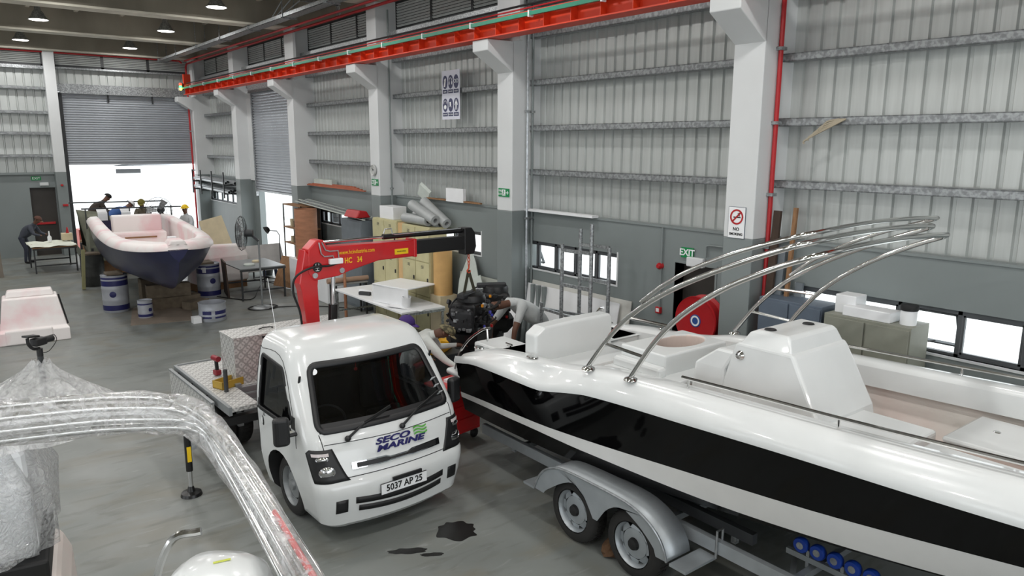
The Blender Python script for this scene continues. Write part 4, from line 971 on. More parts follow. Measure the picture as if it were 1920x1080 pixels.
# stainless arch: aft leg, upper tube, front leg on both sides, each continuing as a cross tube
AR = empty('arch', (0, 0, 0)); AR.parent = BOAT
xo = 1.17; zf = 1.86
legA = [(5.12, 1.86), (4.86, 2.20), (4.55, 2.50), (4.2, 2.74), (3.8, 2.95), (3.4, 3.13), (3.05, 3.27)]
legT = [(4.46, 2.62), (4.2, 2.82), (3.86, 3.02), (3.45, 3.2), (3.02, 3.35)]
legF = [(4.55, 1.89), (4.3, 2.26), (4.0, 2.58), (3.6, 2.87), (3.2, 3.08), (2.92, 3.2)]
def arch_tube(prof, r, name):
    pts = []
    pr_ = curve_pts([V((0, y-7.45, z)) for y, z in prof], 5)
    n = len(pr_)
    xs = [xo+.02 - .06*(i/(n-1))**2 for i in range(n)]
    left = [V((-xs[i], p.y, p.z)) for i, p in enumerate(pr_)]; right = [V((xs[i], p.y, p.z)) for i, p in enumerate(pr_)]
    e = left[-1]; d = (left[-1]-left[-2]).normalized()*.12
    cross = [V((lerp(-1, 1, t)*(xo-.16), e.y+d.y*.75, e.z+d.z*.75+.03*(1-(2*t-1)**2))) for t in [i/10 for i in range(11)]]
    bend = [e+d*.5+V((.05, 0, 0))]; bendr = [V((-bend[0].x, bend[0].y, bend[0].z))]
    pts = left+bend+cross+bendr+right[::-1]
    return MB().tube(pts, r, 10).build(name, m_inox, AR, smooth=True, angle=80)
arch_tube(legA, .024, 'arch_tube'); arch_tube(legT, .019, 'arch_tube'); arch_tube(legF, .024, 'arch_tube')
def atp(prof, f): 
    c = curve_pts([V((0, y-7.45, z)) for y, z in prof], 5); p = c[int(f*(len(c)-1))]; return p
for s in (-1, 1):
    for f in (.14, .32):
        a, b_ = atp(legA, f), atp(legF, f); MB().tube([V((s*(xo+.015), a.y, a.z)), V((s*(xo+.015), b_.y, b_.z))], .016, 8).build('rung', m_inox, AR, smooth=True)
    for y, z in ((5.12, 1.835), (4.55, 1.87)): MB().lathe([(.001, .02), (.03, .02), (.06, .008), (.07, -.01)], 16, Matrix.Translation((s*(xo+.02), y-7.45, z))).build('arch_foot', m_inox, AR, smooth=True)

# ---------------------------------------------------------------- trailer
TRL = empty('boat_trailer', (BX, 4.74, 0), 0, 'galvanised twin-axle trailer under the black boat', 'trailer')
def T(x, y, z): return V((x, y-4.74, z))
for s in (-1, 1):
    MB().bar(T(s*.98, 7.2, .5), T(s*.98, -.2, .54), .06, .12).build('frame_rail', m_zinc, TRL)
    MB().bar(T(s*.98, -.2, .54), T(0, -3.2, .54), .06, .12).build('drawbar', m_zinc, TRL)
    prof = [(5.66, .42), (5.62, .52), (5.53, .65), (5.38, .745), (5.18, .79), (4.74, .8), (4.34, .79), (4.12, .735), (3.96, .64), (3.87, .52), (3.84, .42)]
    pp = curve_pts([V((0, a, b)) for a, b in prof], 3)
    x0, x1 = s*1.42, s*1.1
    MB().loft([[T(x0, p.y, p.z) for p in pp], [T(x1, p.y, p.z) for p in pp]]).build('mudguard', m_zinc, TRL, smooth=True, solid=.006)
    def arc(cy, a0, a1, r=.375, n=12): return [(cy+r*math.cos(R(lerp(a0, a1, i/n))), .335+r*math.sin(R(lerp(a0, a1, i/n)))) for i in range(n+1)]
    low = arc(5.15, 14, 150)+[(4.77, .44), (4.71, .44)]+arc(4.33, 30, 166)
    MBp = MB(); n = len(low); up_ = [pp[int(i/(n-1)*(len(pp)-1))] for i in range(n)]
    MBp.loft([[T(x0, p.y, p.z) for p in up_], [T(x0, a, max(min(b, p.z-.004), .4)) for (a, b), p in zip(low, up_)]]).build('guard_side', m_zinc, TRL, solid=.004)
    MB().tube([T(x0+s*.004, p.y, p.z) for p in pp], .012, 6).build('guard_lip', m_galv_bright, TRL, smooth=True)
    for y in (5.76, 3.72): MB().box(min(s*1.0, s*1.42), max(s*1.0, s*1.42), y-.09-4.74, y+.09-4.74, .40, .425).build('step_plate', m_zinc, TRL)
    MB().tube([T(s*1.02, 3.62, .42), T(s*1.02, 3.62, .68), T(s*.94, 3.62, .68), T(s*.94, 3.62, .42)], .012, 6).build('u_bolt', m_galv_bright, TRL)
    for y in (5.15, 4.33): wheel(s*1.24, y-4.74, s, r=.333, w=.2, parent=TRL, spokes=8, hub=m_zinc, dark=True)
    MB().bar(T(s*.78, 6.9, .62), T(s*.78, 3.4, .62), .07, .1).build('bunk', m_dark, TRL)
    for y in (6.6, 5.6, 3.6): MB().bar(T(s*.78, y, .5), T(s*.78, y, .62), .05, .05).build('bunk_post', m_galv, TRL)
for y in (6.6, 5.15, 4.33, 3.0, 1.6, .3): MB().bar(T(-.98, y, .42), T(.98, y, .42), .06, .06).build('cross_member', m_zinc, TRL)
MB().bar(T(-1.0, 2.9, .36), T(-.1, 3.4, .36), .05, .05).build('brace', m_zinc, TRL)
for i in range(6):
    y = 3.12-.155*i
    for s in (-1, 1):
        rb = MB().lathe([(.02, -.03), (.062, -.03), (.07, -.015), (.07, .015), (.062, .03), (.02, .03)], 18, Matrix.Translation(T(s*.5, y, .60)) @ Matrix.Rotation(PI/2, 4, 'Y')).build('roller', m_blue_roller, TRL, smooth=True)
        MB().lathe([(.001, .034), (.03, .034), (.032, -.034), (.001, -.034)], 12, Matrix.Translation(T(s*.5, y, .60)) @ Matrix.Rotation(PI/2, 4, 'Y')).build('roller_hub', m_galv_bright, rb, smooth=True)
for s in (-1, 1): MB().bar(T(s*.5, 3.25, .5), T(s*.5, 2.2, .5), .04, .05).build('roller_arm', m_zinc, TRL)
for s in (-1, 1):
    for i in range(3): MB().bar(T(s*.5, 3.05-.31*i, .42), T(s*.5, 3.05-.31*i, .58), .03).build('roller_bracket', m_galv_bright, TRL)
MB().box(-.05, .05, -8.4, -7.8, .48, .6).build('coupling', m_galv, TRL)
ro = MB(); ro.ball((4.93, 4.72, .07), .12, 10, (1, .8, .75)); 
for i, p in enumerate(ro.v): ro.v[i] = (p[0]+random.uniform(-.02, .02), p[1]+random.uniform(-.02, .02), max(0, p[2]+random.uniform(-.015, .015)))
tag(ro.build('wheel_chock', mat('rusty_stone', sr(92, 66, 44), .9, bump=.5, scale=12)), 'rough brown stone wedged between the trailer wheels', 'chock')
# ================================================================ blue hull on drums and its surroundings
m_navy_hull = mat('dusty_navy_hull', sr(15, 16, 56), 0.28, var=0.3, scale=0.9, col2=sr(38, 42, 74), lo=0.3, hi=0.55)
m_pinkgel = mat('pink_dusted_gelcoat', sr(232, 226, 224), 0.4, scale=1.1, col2=sr(228, 198, 200), lo=0.38, hi=0.52)
m_wood = mat('raw_timber', sr(150, 112, 78), 0.8, var=0.15, scale=8, stretch=(1, 6, 1))
m_oldwood = mat('old_grey_timber', sr(118, 106, 90), 0.85, var=0.15, scale=8)
m_olddrum = mat('dark_drum', sr(70, 72, 70), 0.55, 0.3, var=0.2)
m_drum = mat('grey_drum', sr(176, 180, 188), 0.4, 0.2, var=0.05)
m_drumblue = mat('drum_blue', sr(38, 40, 96), 0.4)
m_board = mat('dark_board', sr(70, 54, 44), 0.8, var=0.15)
m_tan = mat('cream_board', sr(214, 200, 168), 0.7)
m_cream = mat('cream_locker', sr(196, 190, 150), 0.5)
m_cardboard = mat('cardboard', sr(172, 130, 78), 0.85)
m_copper = mat('plywood_roll', sr(176, 124, 94), 0.7, var=0.1, stretch=(1, 1, 4))
m_sheet = mat('grey_green_sheet', sr(190, 198, 192), 0.6)
m_whitesheet = mat('white_sheet', sr(232, 234, 236), 0.6, var=0.02)
m_bluecab = mat('blue_grey_cabinet', sr(92, 104, 118), 0.5)
m_greencab = mat('olive_grey_cabinet', sr(140, 142, 130), 0.5)
m_plasticwhite = mat('white_plastic', sr(236, 238, 240), 0.4, var=0.02)
m_greycab = mat('grey_cabinet', sr(112, 120, 126), 0.5)

BB = empty('blue_boat_hull', (3.84, 16.3, .07), R(-4.5), 'unfinished navy blue boat hull with pink-dusted deck on drums', 'boat')
YB2 = [0, .25, .7, 1.4, 2.4, 3.8, 5.5, 7.4, 8.3]
G2 = dict(bg=[.20, .45, .72, .95, 1.08, 1.14, 1.15, 1.13, 1.10], bc=[.03, .1, .3, .58, .80, .92, .95, .95, .93], zs=[1.78, 1.75, 1.72, 1.70, 1.69, 1.69, 1.70, 1.72, 1.72],
          zt=[1.88, 1.88, 1.86, 1.84, 1.83, 1.83, 1.84, 1.86, 1.84], zc=[1.55, 1.40, 1.26, 1.15, 1.05, .98, .95, .93, .93], zk=[1.5, 1.15, .88, .72, .62, .58, .56, .55, .55], bi=[.0, .0, .12, .55, .78, .84, .85, .84, .82])
q2 = {k: (lambda y, a=a: sm(y, YB2, a)) for k, a in G2.items()}
ys2 = [.0, .08, .16, .25, .4]+[.55+.2*i for i in range(39)]
def both2(fn, lo=0):
    mb = MB()
    for s in (-1, 1): mb.loft([[V((s*x, y, z)) for x, z in fn(y)] for y in ys2 if y >= lo])
    return mb
def hs2(y):
    a, b, c, d = q2['bc'](y), q2['bg'](y), q2['zc'](y), q2['zs'](y)
    return [(0, q2['zk'](y)), (a*.55, lerp(q2['zk'](y), c, .5)), (a, c)] + [(lerp(a, b, t**.7), lerp(c, d, t)) for t in (.2, .4, .6, .8, 1)]
mb = both2(hs2); nh = len(mb.v)//2
for k in range(7): mb.f.append((k, k+1, nh+k+1, nh+k)); mb.f.append((nh-8+k, nh-7+k, 2*nh-7+k, 2*nh-8+k)); mb.mi += [0, 0]
mb.build('hull', m_navy_hull, BB, smooth=True)
def cp2(y):
    b, a, t, i = q2['bg'](y), q2['zs'](y), q2['zt'](y), q2['bi'](y)
    return [(b, a-.02), (b+.03, a-.02), (b+.03, a+.02), (b-.02, t-.04), (b-.08, t), (max(i+.04, 0), t+.01), (i, t-.03), (i, t-.12)]
mb = both2(cp2); nh = len(mb.v)//2
for k in range(7): mb.f.append((k, k+1, nh+k+1, nh+k)); mb.mi.append(0)
mb.build('deck_cap', m_pinkgel, BB, smooth=True, angle=50)
def in2(y): zf2 = q2['zc'](y)+.15; return [(q2['bi'](y), q2['zt'](y)-.12), (max(0, q2['bi'](y)-.01), max(zf2+.1, 1.4)), (max(0, q2['bi'](y)-.08), zf2), (0, zf2)]
both2(in2, 1.1).build('inner_liner', m_pinkgel, BB, smooth=True)
MB().box(-.62, .62, 6.4, 6.85, 1.0, 1.98).build('rear_seat_back', m_pinkgel, BB, bevel=.04); MB().box(-.66, .66, 5.9, 6.45, 1.0, 1.55).build('rear_seat', m_pinkgel, BB, bevel=.04)
MB().box(-.4, .4, 5.88, 5.9, 1.4, 1.44).build('seat_slot', m_wood, BB)
MB().prism([(-.2, 1.86), (.2, 1.86), (.13, 1.97), (-.13, 1.97)], .0, .5).build('bow_pad', m_pinkgel, BB, bevel=.03)
MB().box(-.08, .08, .62, .78, 1.86, 1.98).build('anchor_post', m_signwhite, BB)
def drum(name, x, y, r, h, lab, body, band=None, bands=(), lid=True, rz=0):
    o = empty(name, (x, y, 0), rz, lab, 'drum' if h > .5 else 'pail')
    pr_ = [(.001, 0), (r*.97, 0), (r, .015)]
    for f in (.33, .64): pr_ += [(r, h*f-.025), (r*1.025, h*f), (r, h*f+.025)]
    pr_ += [(r, h-.02), (r*1.02, h), (r*.98, h)]
    if lid: pr_ += [(r*.96, h-.02), (.001, h-.02)]
    else: pr_ += [(r*.975, h*.1), (.001, h*.1)]
    MB().lathe(pr_, 32).build('shell', body, o, smooth=True)
    for a, b in bands: MB().lathe([(r*1.004, h*a), (r*1.006, h*(a+b)/2), (r*1.004, h*b)], 32).build('band', band, o, smooth=True)
    return o
def badge(o, r, z, a, s=.075, m=None):
    M = Matrix.Rotation(a, 4, 'Z') @ Matrix.Translation((r*1.012, 0, z)) @ Matrix.Rotation(PI/2, 4, 'Y')
    MB().lathe([(.001, .004), (s, -.004)], 20, M).build('badge', m or m_drumblue, o)
bnd = [(.06, .2), (.72, .86), (.9, .95)]
d1_ = drum('steel_drum', 3.17, 19.85, .29, .9, 'grey and blue banded drum under the left of the blue hull', m_drum, m_drumblue, bnd); badge(d1_, .29, .45, R(-110))
d2_ = drum('steel_drum', 5.5, 20.35, .29, .9, 'grey and blue banded drum under the right of the blue hull', m_drum, m_drumblue, bnd); badge(d2_, .29, .45, R(-85))
MB().box(-.29, -.27, -.12, 0, .68, .82).build('hazard_label', m_signwhite, d2_, rot=(0, 0, R(40)))
drum('steel_drum', 3.3, 23.9, .3, .9, 'plain dark drum behind at the left of the blue hull', m_olddrum)
pl_ = drum('paint_pail', 3.57, 18.65, .16, .42, 'small white pail with lid in front of the blue hull', m_drum, m_drumblue, [(.1, .24), (.76, .84)]); badge(pl_, .16, .2, R(-60), .05)
cd_ = drum('cut_drum', 4.76, 17.5, .3, .42, 'short cut-down drum with open top near the fan', m_drum, m_drumblue, (), lid=False)
for a0, a1 in ((-150, -110), (-95, -35), (-20, 60)):
    for z0, z1 in ((.08, .13), (.17, .27)):
        MB().lathe([(.302, z0), (.302, z1)], 12, Matrix.Rotation(R(a0), 4, 'Z'), R(a1-a0)).build('band', m_drumblue, cd_)
tag(MB().box(3.0, 3.35, 19.7, 20.1, .9, .95).build('timber_pad', m_oldwood), 'wooden pad on the left banded drum under hull', 'timber')
tag(MB().box(3.1, 3.5, 23.7, 24.1, .9, .95).build('timber_pad', m_oldwood), 'wooden pad on the dark drum under hull', 'timber')
tag(MB().box(5.25, 5.6, 20.1, 20.6, .9, .95).build('timber_pad', m_oldwood), 'wooden pad on the right drum under hull', 'timber')
for i, (x0, x1, y0, y1, z0, z1, rz) in enumerate(((3.6, 5.0, 19.3, 19.6, 0, .28, .1), (3.8, 4.8, 19.4, 19.7, .28, .6, -.1), (4.5, 5.1, 18.9, 19.2, 0, .2, .5), (3.9, 4.3, 20.6, 21.0, 0, .57, 0))):
    tag(MB().box((x0-x1)/2, (x1-x0)/2, (y0-y1)/2, (y1-y0)/2, z0, z1).build('keel_block', m_oldwood, loc=((x0+x1)/2, (y0+y1)/2, 0), rot=(0, 0, rz), bevel=.01), ['long timber baulk lying under the bow', 'upper timber block under the keel', 'short timber lying right of the bow blocks', 'timber block further back under the keel'][i], 'timber')
tag(MB().box(-.65, .65, -1.0, 1.0, 0, .012).build('floor_board', mat('brown_hardboard', sr(128, 116, 104), .8), loc=(3.95, 18.8, 0), rot=(0, 0, R(-12))), 'flat brown hardboard sheet on the floor below the bow', 'board')
tag(MB().box(-.02, .02, -.4, .4, 0, .95).build('dark_board', m_board, loc=(5.87, 20.05, .02), rot=(0, R(-3), R(-10))), 'dark brown board leaning against the right drum', 'board')
tag(MB().box(-.04, .04, -.06, .06, 0, 1.1).build('timber_prop', mat('mossy_timber', sr(140, 138, 100), .8), loc=(2.95, 23.3, .02), rot=(0, R(4), 0)), 'pale timber prop standing left of the dark drum', 'timber')
tag(MB().box(4.28, 4.46, 17.3, 17.5, 0, .14).build('small_box', m_plasticwhite), 'small white box beside the cut-down drum', 'box')
# moulding behind hull on its right, on a steel table
def table(name, x0, x1, y0, y1, h, lab, top, legm=m_galv, t=.03, rail=True, rz=0):
    cx, cy = (x0+x1)/2, (y0+y1)/2; w, d = (x1-x0)/2, (y1-y0)/2
    o = empty(name, (cx, cy, 0), rz, lab, 'table')
    MB().box(-w, w, -d, d, h-t, h).build('table_top', top, o, bevel=.005)
    for sx in (-1, 1):
        for sy in (-1, 1): MB().box(-.02, .02, -.02, .02, 0, h-t).build('leg', legm, o, loc=(sx*(w-.04), sy*(d-.04), 0))
    if rail:
        for q in (-1, 1): MB().box(-w+.04, w-.04, q*(d-.04)-.01, q*(d-.04)+.01, .22, .26).build('rail', legm, o); MB().box(-w, w, q*(d-.015)-.015, q*(d-.015)+.015, h-t-.05, h-t).build('apron', legm, o)
    return o
table('work_table', 5.95, 7.15, 19.1, 20.7, .85, 'grey steel-topped work table right of the blue hull', m_steelgrey, m_dark)
mp_ = empty('deck_moulding', (6.05, 21.4, .2), R(10), 'pink-dusted white moulding standing behind right of the blue hull', 'moulding')
MB().loft([[V((-.75, -.35, .0)), V((.75, -.35, .0)), V((.75, .35, .0)), V((-.75, .35, .0))], [V((-.7, -.3, .7)), V((.8, -.3, .7)), V((.8, .3, .7)), V((-.7, .3, .7))], [V((-.55, -.2, 1.05)), V((.7, -.2, 1.0)), V((.7, .2, 1.0)), V((-.55, .2, 1.05))]], closed=True, cap0=True, cap1=True).build('shell', m_pinkgel, mp_, bevel=.05)
MB().box(-.7, .7, -.3, .3, -.2, 0).build('base', m_wood, mp_)
tag(MB().box(-.35, .35, -.015, .015, 0, 1.15).build('cream_sheet', m_tan, loc=(6.6, 22.6, .75), rot=(R(-14), R(-12), R(6))), 'large cream sheet leaning upright beside the stand fan', 'sheet')
table('trestle_table', 6.1, 7.4, 22.3, 23.6, .75, 'trestle table carrying the large cream sheet', m_steelgrey, m_dark)
tag(MB().box(-.6, .6, -.02, .02, 0, .78).build('white_sheet', mat('dull_white', sr(200, 198, 196), .7), loc=(7.5, 21.5, .35), rot=(R(-20), 0, R(10))), 'grey-white sheet leaning behind the work table', 'sheet')
for i, (x, y, r) in enumerate(((6.35, 19.6, .14), (6.7, 20.1, .1))): tag(MB().lathe([(.001, 0), (r, 0), (r*1.05, .03), (r*.9, .05), (.001, .05)], 20, Matrix.Translation((x, y, .85))).build('offcut_disc', m_tan if i else m_sheet, smooth=True), ['pale round offcut on the steel work table', 'small cream round offcut on the steel work table'][i], 'offcut')

def fan(x, y, h, rz, lab, r=.42):
    o = empty('stand_fan', (x, y, 0), rz, lab, 'fan')
    MB().lathe([(.001, .06), (.05, .06), (.22, .03), (.26, 0), (.001, 0)], 24).build('base', m_steelgrey, o, smooth=True)
    MB().cyl((0, 0, .05), (0, 0, h-.1), .022, 10).build('pole', m_steelgrey, o, smooth=True)
    MB().bar((0, 0, h-.15), (0, .18, h+.02), .06, .05).build('bracket', m_dark, o)
    MB().cyl((0, .12, h+.05), (0, .32, h+.05), .09, 16).build('motor', m_dark, o, smooth=True)
    M = Matrix.Translation((0, .42, h+.05)) @ Matrix.Rotation(-PI/2, 4, 'X'); c = MB()
    for k in range(5):
        q = .06+k*.09; 
        if q < r: c.tube([M @ V((q*math.cos(a), q*math.sin(a), .1*(1-(q/r)**2)+.0)) for a in [2*PI*i/28 for i in range(28)]], .004, 5, closed=True)
    for k in range(24):
        a = 2*PI*k/24
        c.tube([M @ V((q*r*math.cos(a), q*r*math.sin(a), z)) for q, z in ((.15, .1), (.6, .08), (.95, .02), (1, -.02), (.95, -.08), (.6, -.13), (.15, -.14))], .003, 4)
    c.tube([M @ V((r*math.cos(a), r*math.sin(a), -.02)) for a in [2*PI*i/32 for i in range(32)]], .007, 6, closed=True)
    c = c.build('grille', m_dark, o); c['kind'] = 'stuff'
    for k in range(3):
        a = 2*PI*k/3; MB().add([(.05, -.04, -.03), (.34, -.12, -.05), (.36, .08, .02), (.05, .04, .03)], [(0, 1, 2, 3)], M @ Matrix.Rotation(a, 4, 'Z')).build('blade', m_steelgrey, o, solid=.006)
    return o
f1 = fan(6.13, 18.1, 1.82, R(62), 'tall stand fan with grey pole beside blue hull')
f2 = fan(5.55, 25.0, 1.95, R(150), 'stand fan behind the blue hull near yellow helmet worker', .4)
def cable(name, pts, lab, r=.012, n=6, m=m_black): return tag(MB().tube(curve_pts(pts, n), r, 6).build(name, m, smooth=True), lab, 'cable')
lp = [(6.13+.34*math.cos(a)*(1+.06*k), 18.05+.3*math.sin(a), .015) for k in range(2) for a in [2*PI*i/10 for i in range(10)]]
cable('power_cable', [(6.2, 17.8, .015)]+lp+[(7.0, 17.6, .015), (7.6, 17.0, .015), (8.2, 15.9, .015)], 'black cable coiled round the fan base')
cable('power_cable', [(5.6, 20.1, .015), (6.2, 19.2, .015), (6.9, 20.6, .015), (7.4, 21.5, .015), (7.9, 21.2, .015), (7.7, 22.3, .015), (7.3, 22.2, .015), (7.5, 21.2, .015), (8.0, 19.5, .015)], 'black cable looping on the floor behind the work table')
# work lights on stands
wl = empty('work_light', (7.7, 20.95, 0), 0, 'work light on thin stand in front of second shutter', 'lamp')
MB().tube([(0, 0, 0), (0, 0, 1.45), (-.05, .05, 1.55), (-.3, .1, 1.58)], .014, 6).build('stand', m_dark, wl); MB().lathe([(.001, .02), (.2, .02), (.22, 0)], 16).build('base', m_dark, wl)
MB().lathe([(.02, .12), (.07, .1), (.12, 0), (.001, .02)], 16, Matrix.Translation((-.35, .1, 1.58)) @ Matrix.Rotation(R(60), 4, 'Y')).build('lamp_head', m_black, wl, smooth=True)

# ---------------------------------------------------------------- mould and frame at left
mo = empty('white_mould', (1.3, 17.95, 0), R(-4), 'pink-dusted white hatch mould standing on the floor at left', 'moulding')
def rc_(x0, x1, y0, y1, z): return [V((x0, y0, z)), V((x1, y0, z)), V((x1, y1, z)), V((x0, y1, z))]
MB().loft([rc_(-.62, .62, -.45, .45, .0), rc_(-.62, .62, -.45, .45, .25), rc_(-.58, .58, -.34, .42, .3), rc_(-.5, .47, -.16, .38, .88), rc_(-.48, .45, -.1, .36, .9)], closed=True, cap0=True, cap1=True).build('shell', m_pinkgel, mo, bevel=.03)
MB().loft([rc_(-.44, .42, -.04, .34, .9), rc_(-.4, .38, .02, .32, 1.02)], closed=True, cap0=True, cap1=True).build('upper_lip', m_pinkgel, mo, bevel=.025)
MB().box(-.5, .32, -.47, -.3, .0, .3).build('front_step', m_pinkgel, mo, bevel=.03)
MB().add([(.585, -.28, .3), (.60, -.2, .28), (.492, .22, .85), (.475, .16, .86)], [(0, 1, 2, 3)]).build('dark_slot', m_black, mo, solid=.02)
fr_ = empty('angle_iron_trestle', (.15, 12.6, 0), R(20), 'grey angle-iron frame at the left edge', 'frame')
MB().bar((-1.2, 0, .75), (.15, 0, .62), .05).build('bar', m_steelgrey, fr_); MB().bar((.15, 0, 0), (.15, 0, .65), .05).build('post', m_steelgrey, fr_); MB().bar((-1.2, 0, .55), (.15, 0, .1), .04).build('brace', m_steelgrey, fr_); MB().bar((-1.2, 0, .05), (.15, 0, .08), .05).build('bar', m_steelgrey, fr_)
MB().bar((.15, 0, .62), (-.8, .9, .62), .05).build('bar', m_steelgrey, fr_); MB().bar((-.8, .9, 0), (-.8, .9, .62), .05).build('post', m_steelgrey, fr_); MB().bar((-1.2, 0, 0), (-1.2, 0, .75), .05).build('post', m_steelgrey, fr_)
# white tub and stacks at the left edge, post
tub = empty('white_tub', (.35, 22.2, 0), 0, 'white round-cornered tub at the left edge of the picture', 'tub')
MB().loft([[V((.62*sx*k, .6*sy*k, z)) for sx, sy in ((-1, -1), (1, -1), (1, 1), (-1, 1))] for k, z in ((.75, .55), (1.0, 1.25), (1.03, 1.3))], closed=True, cap0=True, cap1=True).build('shell', m_plasticwhite, tub, bevel=.15, seg=4)
MB().box(-.5, .5, -.5, .5, 0, .55).build('plinth', m_olddrum, tub)
tag(MB().bar((1.2, 27.0, 0), (1.15, 27.0, 2.1), .28, .12).build('timber_post', mat('weathered_post', sr(128, 120, 110), .8)), 'weathered upright post at far left beside bent worker', 'post')
sk = empty('stack_trolley', (.45, 20.2, 0), 0, 'dark loaded shelf trolley behind the white mould', 'trolley')
for i in range(4): MB().box(-.5, .35, -.3, .3, .1+.24*i, .17+.24*i).build('shelf', [m_olddrum, m_drumblue, m_olddrum, m_drumblue][i], sk)
for sx in (-.48, .33):
    for sy in (-.28, .28): MB().box(sx-.02, sx+.02, sy-.02, sy+.02, 0, .95).build('post', m_dark, sk)
# far left work table with cloth and bottles
table('cutting_table', 2.15, 3.35, 27.0, 28.6, .82, 'low table with pale fabric sheet near far door', m_wood, m_dark)
ck_ = []
for i in range(13):
    row = []
    for j in range(9):
        x = 2.1+1.5*i/12; y = 26.95+1.7*j/8; z = .845+.02*math.sin(i*1.3+j*.8)+.015*math.sin(j*2.1)
        if x > 3.4: z -= (x-3.4)*3.0
        row.append(V((x, y, z)))
    ck_.append(row)
tag(MB().loft(ck_).build('fabric_sheet', mat('pale_glass_cloth', sr(226, 230, 216), .8), smooth=True, solid=.006), 'pale fabric draped over the far table edge', 'cloth')
tag(MB().lathe([(.001, 0), (.06, 0), (.06, .14), (.02, .2), (.018, .33), (.001, .33)], 14, Matrix.Translation((2.75, 28.2, .87))).build('spray_bottle', m_plasticwhite, smooth=True), 'white bottle standing on the far table', 'bottle')
tag(MB().box(3.1, 3.4, 28.1, 28.4, .88, 1.1).build('cream_box', m_tan), 'cream box on the far table', 'box')
tag(MB().lathe([(.001, .2), (.02, .18), (.05, .0), (.001, 0)], 10, Matrix.Translation((3.28, 28.25, 1.1))).build('red_cone', m_red), 'small red nozzle on top of the cream box', 'nozzle')
# laminating mould with workers behind the blue hull
lm = empty('hull_mould', (4.6, 26.2, 0), R(2), 'grey-green open hull mould behind the blue boat', 'mould')
m_mould = mat('dusty_mould', sr(126, 128, 112), .8, var=.15)
sec = []
for i in range(13):
    t = i/12; x = lerp(-1.15, 1.35, t); h = lerp(1.95, 1.55, t); sec.append([V((x, -.9, .5)), V((x, -.95, h-.1)), V((x, -.85, h)), V((x, -.7, h-.02)), V((x, -.3, .9)), V((x, .3, .9)), V((x, .7, h)), V((x, .85, h))])
MB().loft(sec, cap0=True, cap1=True).build('shell', m_mould, lm, smooth=True)
for x in (-1.1, 0, 1.1): [MB().bar((x, q, 0), (x, q, .9), .06).build('stand', m_dark, lm) for q in (-.9, .8)]
for i, y in enumerate((-1.0, .95)): MB().bar((-1.3, y, 2.1+.06*i), (1.5, y, 2.05+.06*i), .04).build('top_rail', m_dark, lm); 
for i in range(5): MB().bar((-1.2+.6*i, -1.0, 1.5), (-1.2+.6*i, -1.0, 2.1), .03).build('rail_post', m_dark, lm)
for i, x in enumerate((-.72, -.08)):
    rows = [[V((x-.13, -1.05, z)), V((x+.13, -1.05, z))] for z in (1.45, 1.7, 1.95)]+[[V((x-.13, -.85, 2.06)), V((x+.13, -.85, 2.06))]]
    tag(MB().loft(rows).build('hanging_cloth', m_whitesheet, solid=.01, loc=(4.6, 26.2, 0)), ['white cloth hung over the left of the mould rail', 'white cloth hung nearer the middle of the mould rail'][i], 'cloth')
tag(MB().box(4.15, 5.1, 32.5, 33.2, -.05, .75).build('red_container', mat('brick_red', sr(150, 62, 50), .7)), 'red block outside beyond the wide shutter', 'container')
# pipe rack on the far end of the long wall
pk = empty('pipe_rack', (8.3, 28.6, 2.3), 0, 'wall rack of grey pipes beside the far corner', 'rack')
for y in (-1.9, -.5, .9, 2.0):
    MB().bar((-.35, y, -.15), (-.35, y, .75), .04).build('upright', m_dark, pk); MB().bar((-.36, y, .0), (.3, y, .0), .05).build('arm', m_dark, pk); MB().bar((-.36, y, .3), (.3, y, .3), .05).build('arm', m_dark, pk)
for i in range(11):
    x, z = -.3+.11*(i % 6), .07+.3*(i//6)+.03*(i % 2)
    p0 = V((8.3+x, 26.3+.15*(i % 4), 2.3+z)); p1 = V((8.3+x*.9, 30.6, 2.3+z+.04))
    pp_ = MB().lathe([(.045, 0), (.055, 0), (.055, 1), (.045, 1), (.045, 0)], 14, Matrix.Translation(p0) @ (p1-p0).to_track_quat('Z', 'Y').to_matrix().to_4x4() @ Matrix.Diagonal((1, 1, (p1-p0).length, 1))).build('storage_pipe', m_steelgrey, smooth=True)
    tag(pp_, 'grey pipe lying in the wall rack by far corner', 'pipe', 'grey pipes in the wall rack')
# ================================================================ along the long wall
def locker(x, y0, y1, h, lab, cols=2, rows=3, depth=.45, m=None, name='locker'):
    m = m or m_cream
    o = empty(name, (x, (y0+y1)/2, 0), 0, lab, 'locker' if m is m_cream else 'cabinet'); w = (y1-y0)/2
    MB().box(.02, depth, -w, w, 0, h).build('body', m, o, bevel=.006)
    for i in range(cols):
        for j in range(rows):
            a = -w+2*w*i/cols; b = -w+2*w*(i+1)/cols; c = .06+(h-.08)*j/rows; d = .06+(h-.08)*(j+1)/rows
            dr = MB().box(0, .02, a+.012, b-.012, c+.012, d-.012).build('door', m, o, bevel=.004)
            MB().box(-.02, 0, a+.05, a+.08, (c+d)/2-.04, (c+d)/2+.04).build('handle', m_dark, dr)
            for q in range(3 if rows > 1 else 0): MB().box(-.003, 0, (a+b)/2-.05, (a+b)/2+.05, d-.09-.025*q, d-.08-.025*q).build('vent', m_dark, dr)
    return o
locker(8.08, 14.7, 15.85, 2.33, 'cream locker block beside the grey cabinet, under a white box'); locker(8.08, 13.3, 14.45, 2.30, 'cream locker block under the rolls of clear plastic')
tag(MB().box(8.12, 8.5, 14.46, 14.69, 0, 2.3).build('plywood_strip', mat('light_ply', sr(214, 178, 128), .7)), 'light plywood strip standing between the cream lockers', 'board')
tag(MB().box(8.15, 8.5, 14.95, 15.6, 2.33, 2.62).build('white_box', m_plasticwhite, bevel=.01), 'white carton on top of a cream locker', 'box')
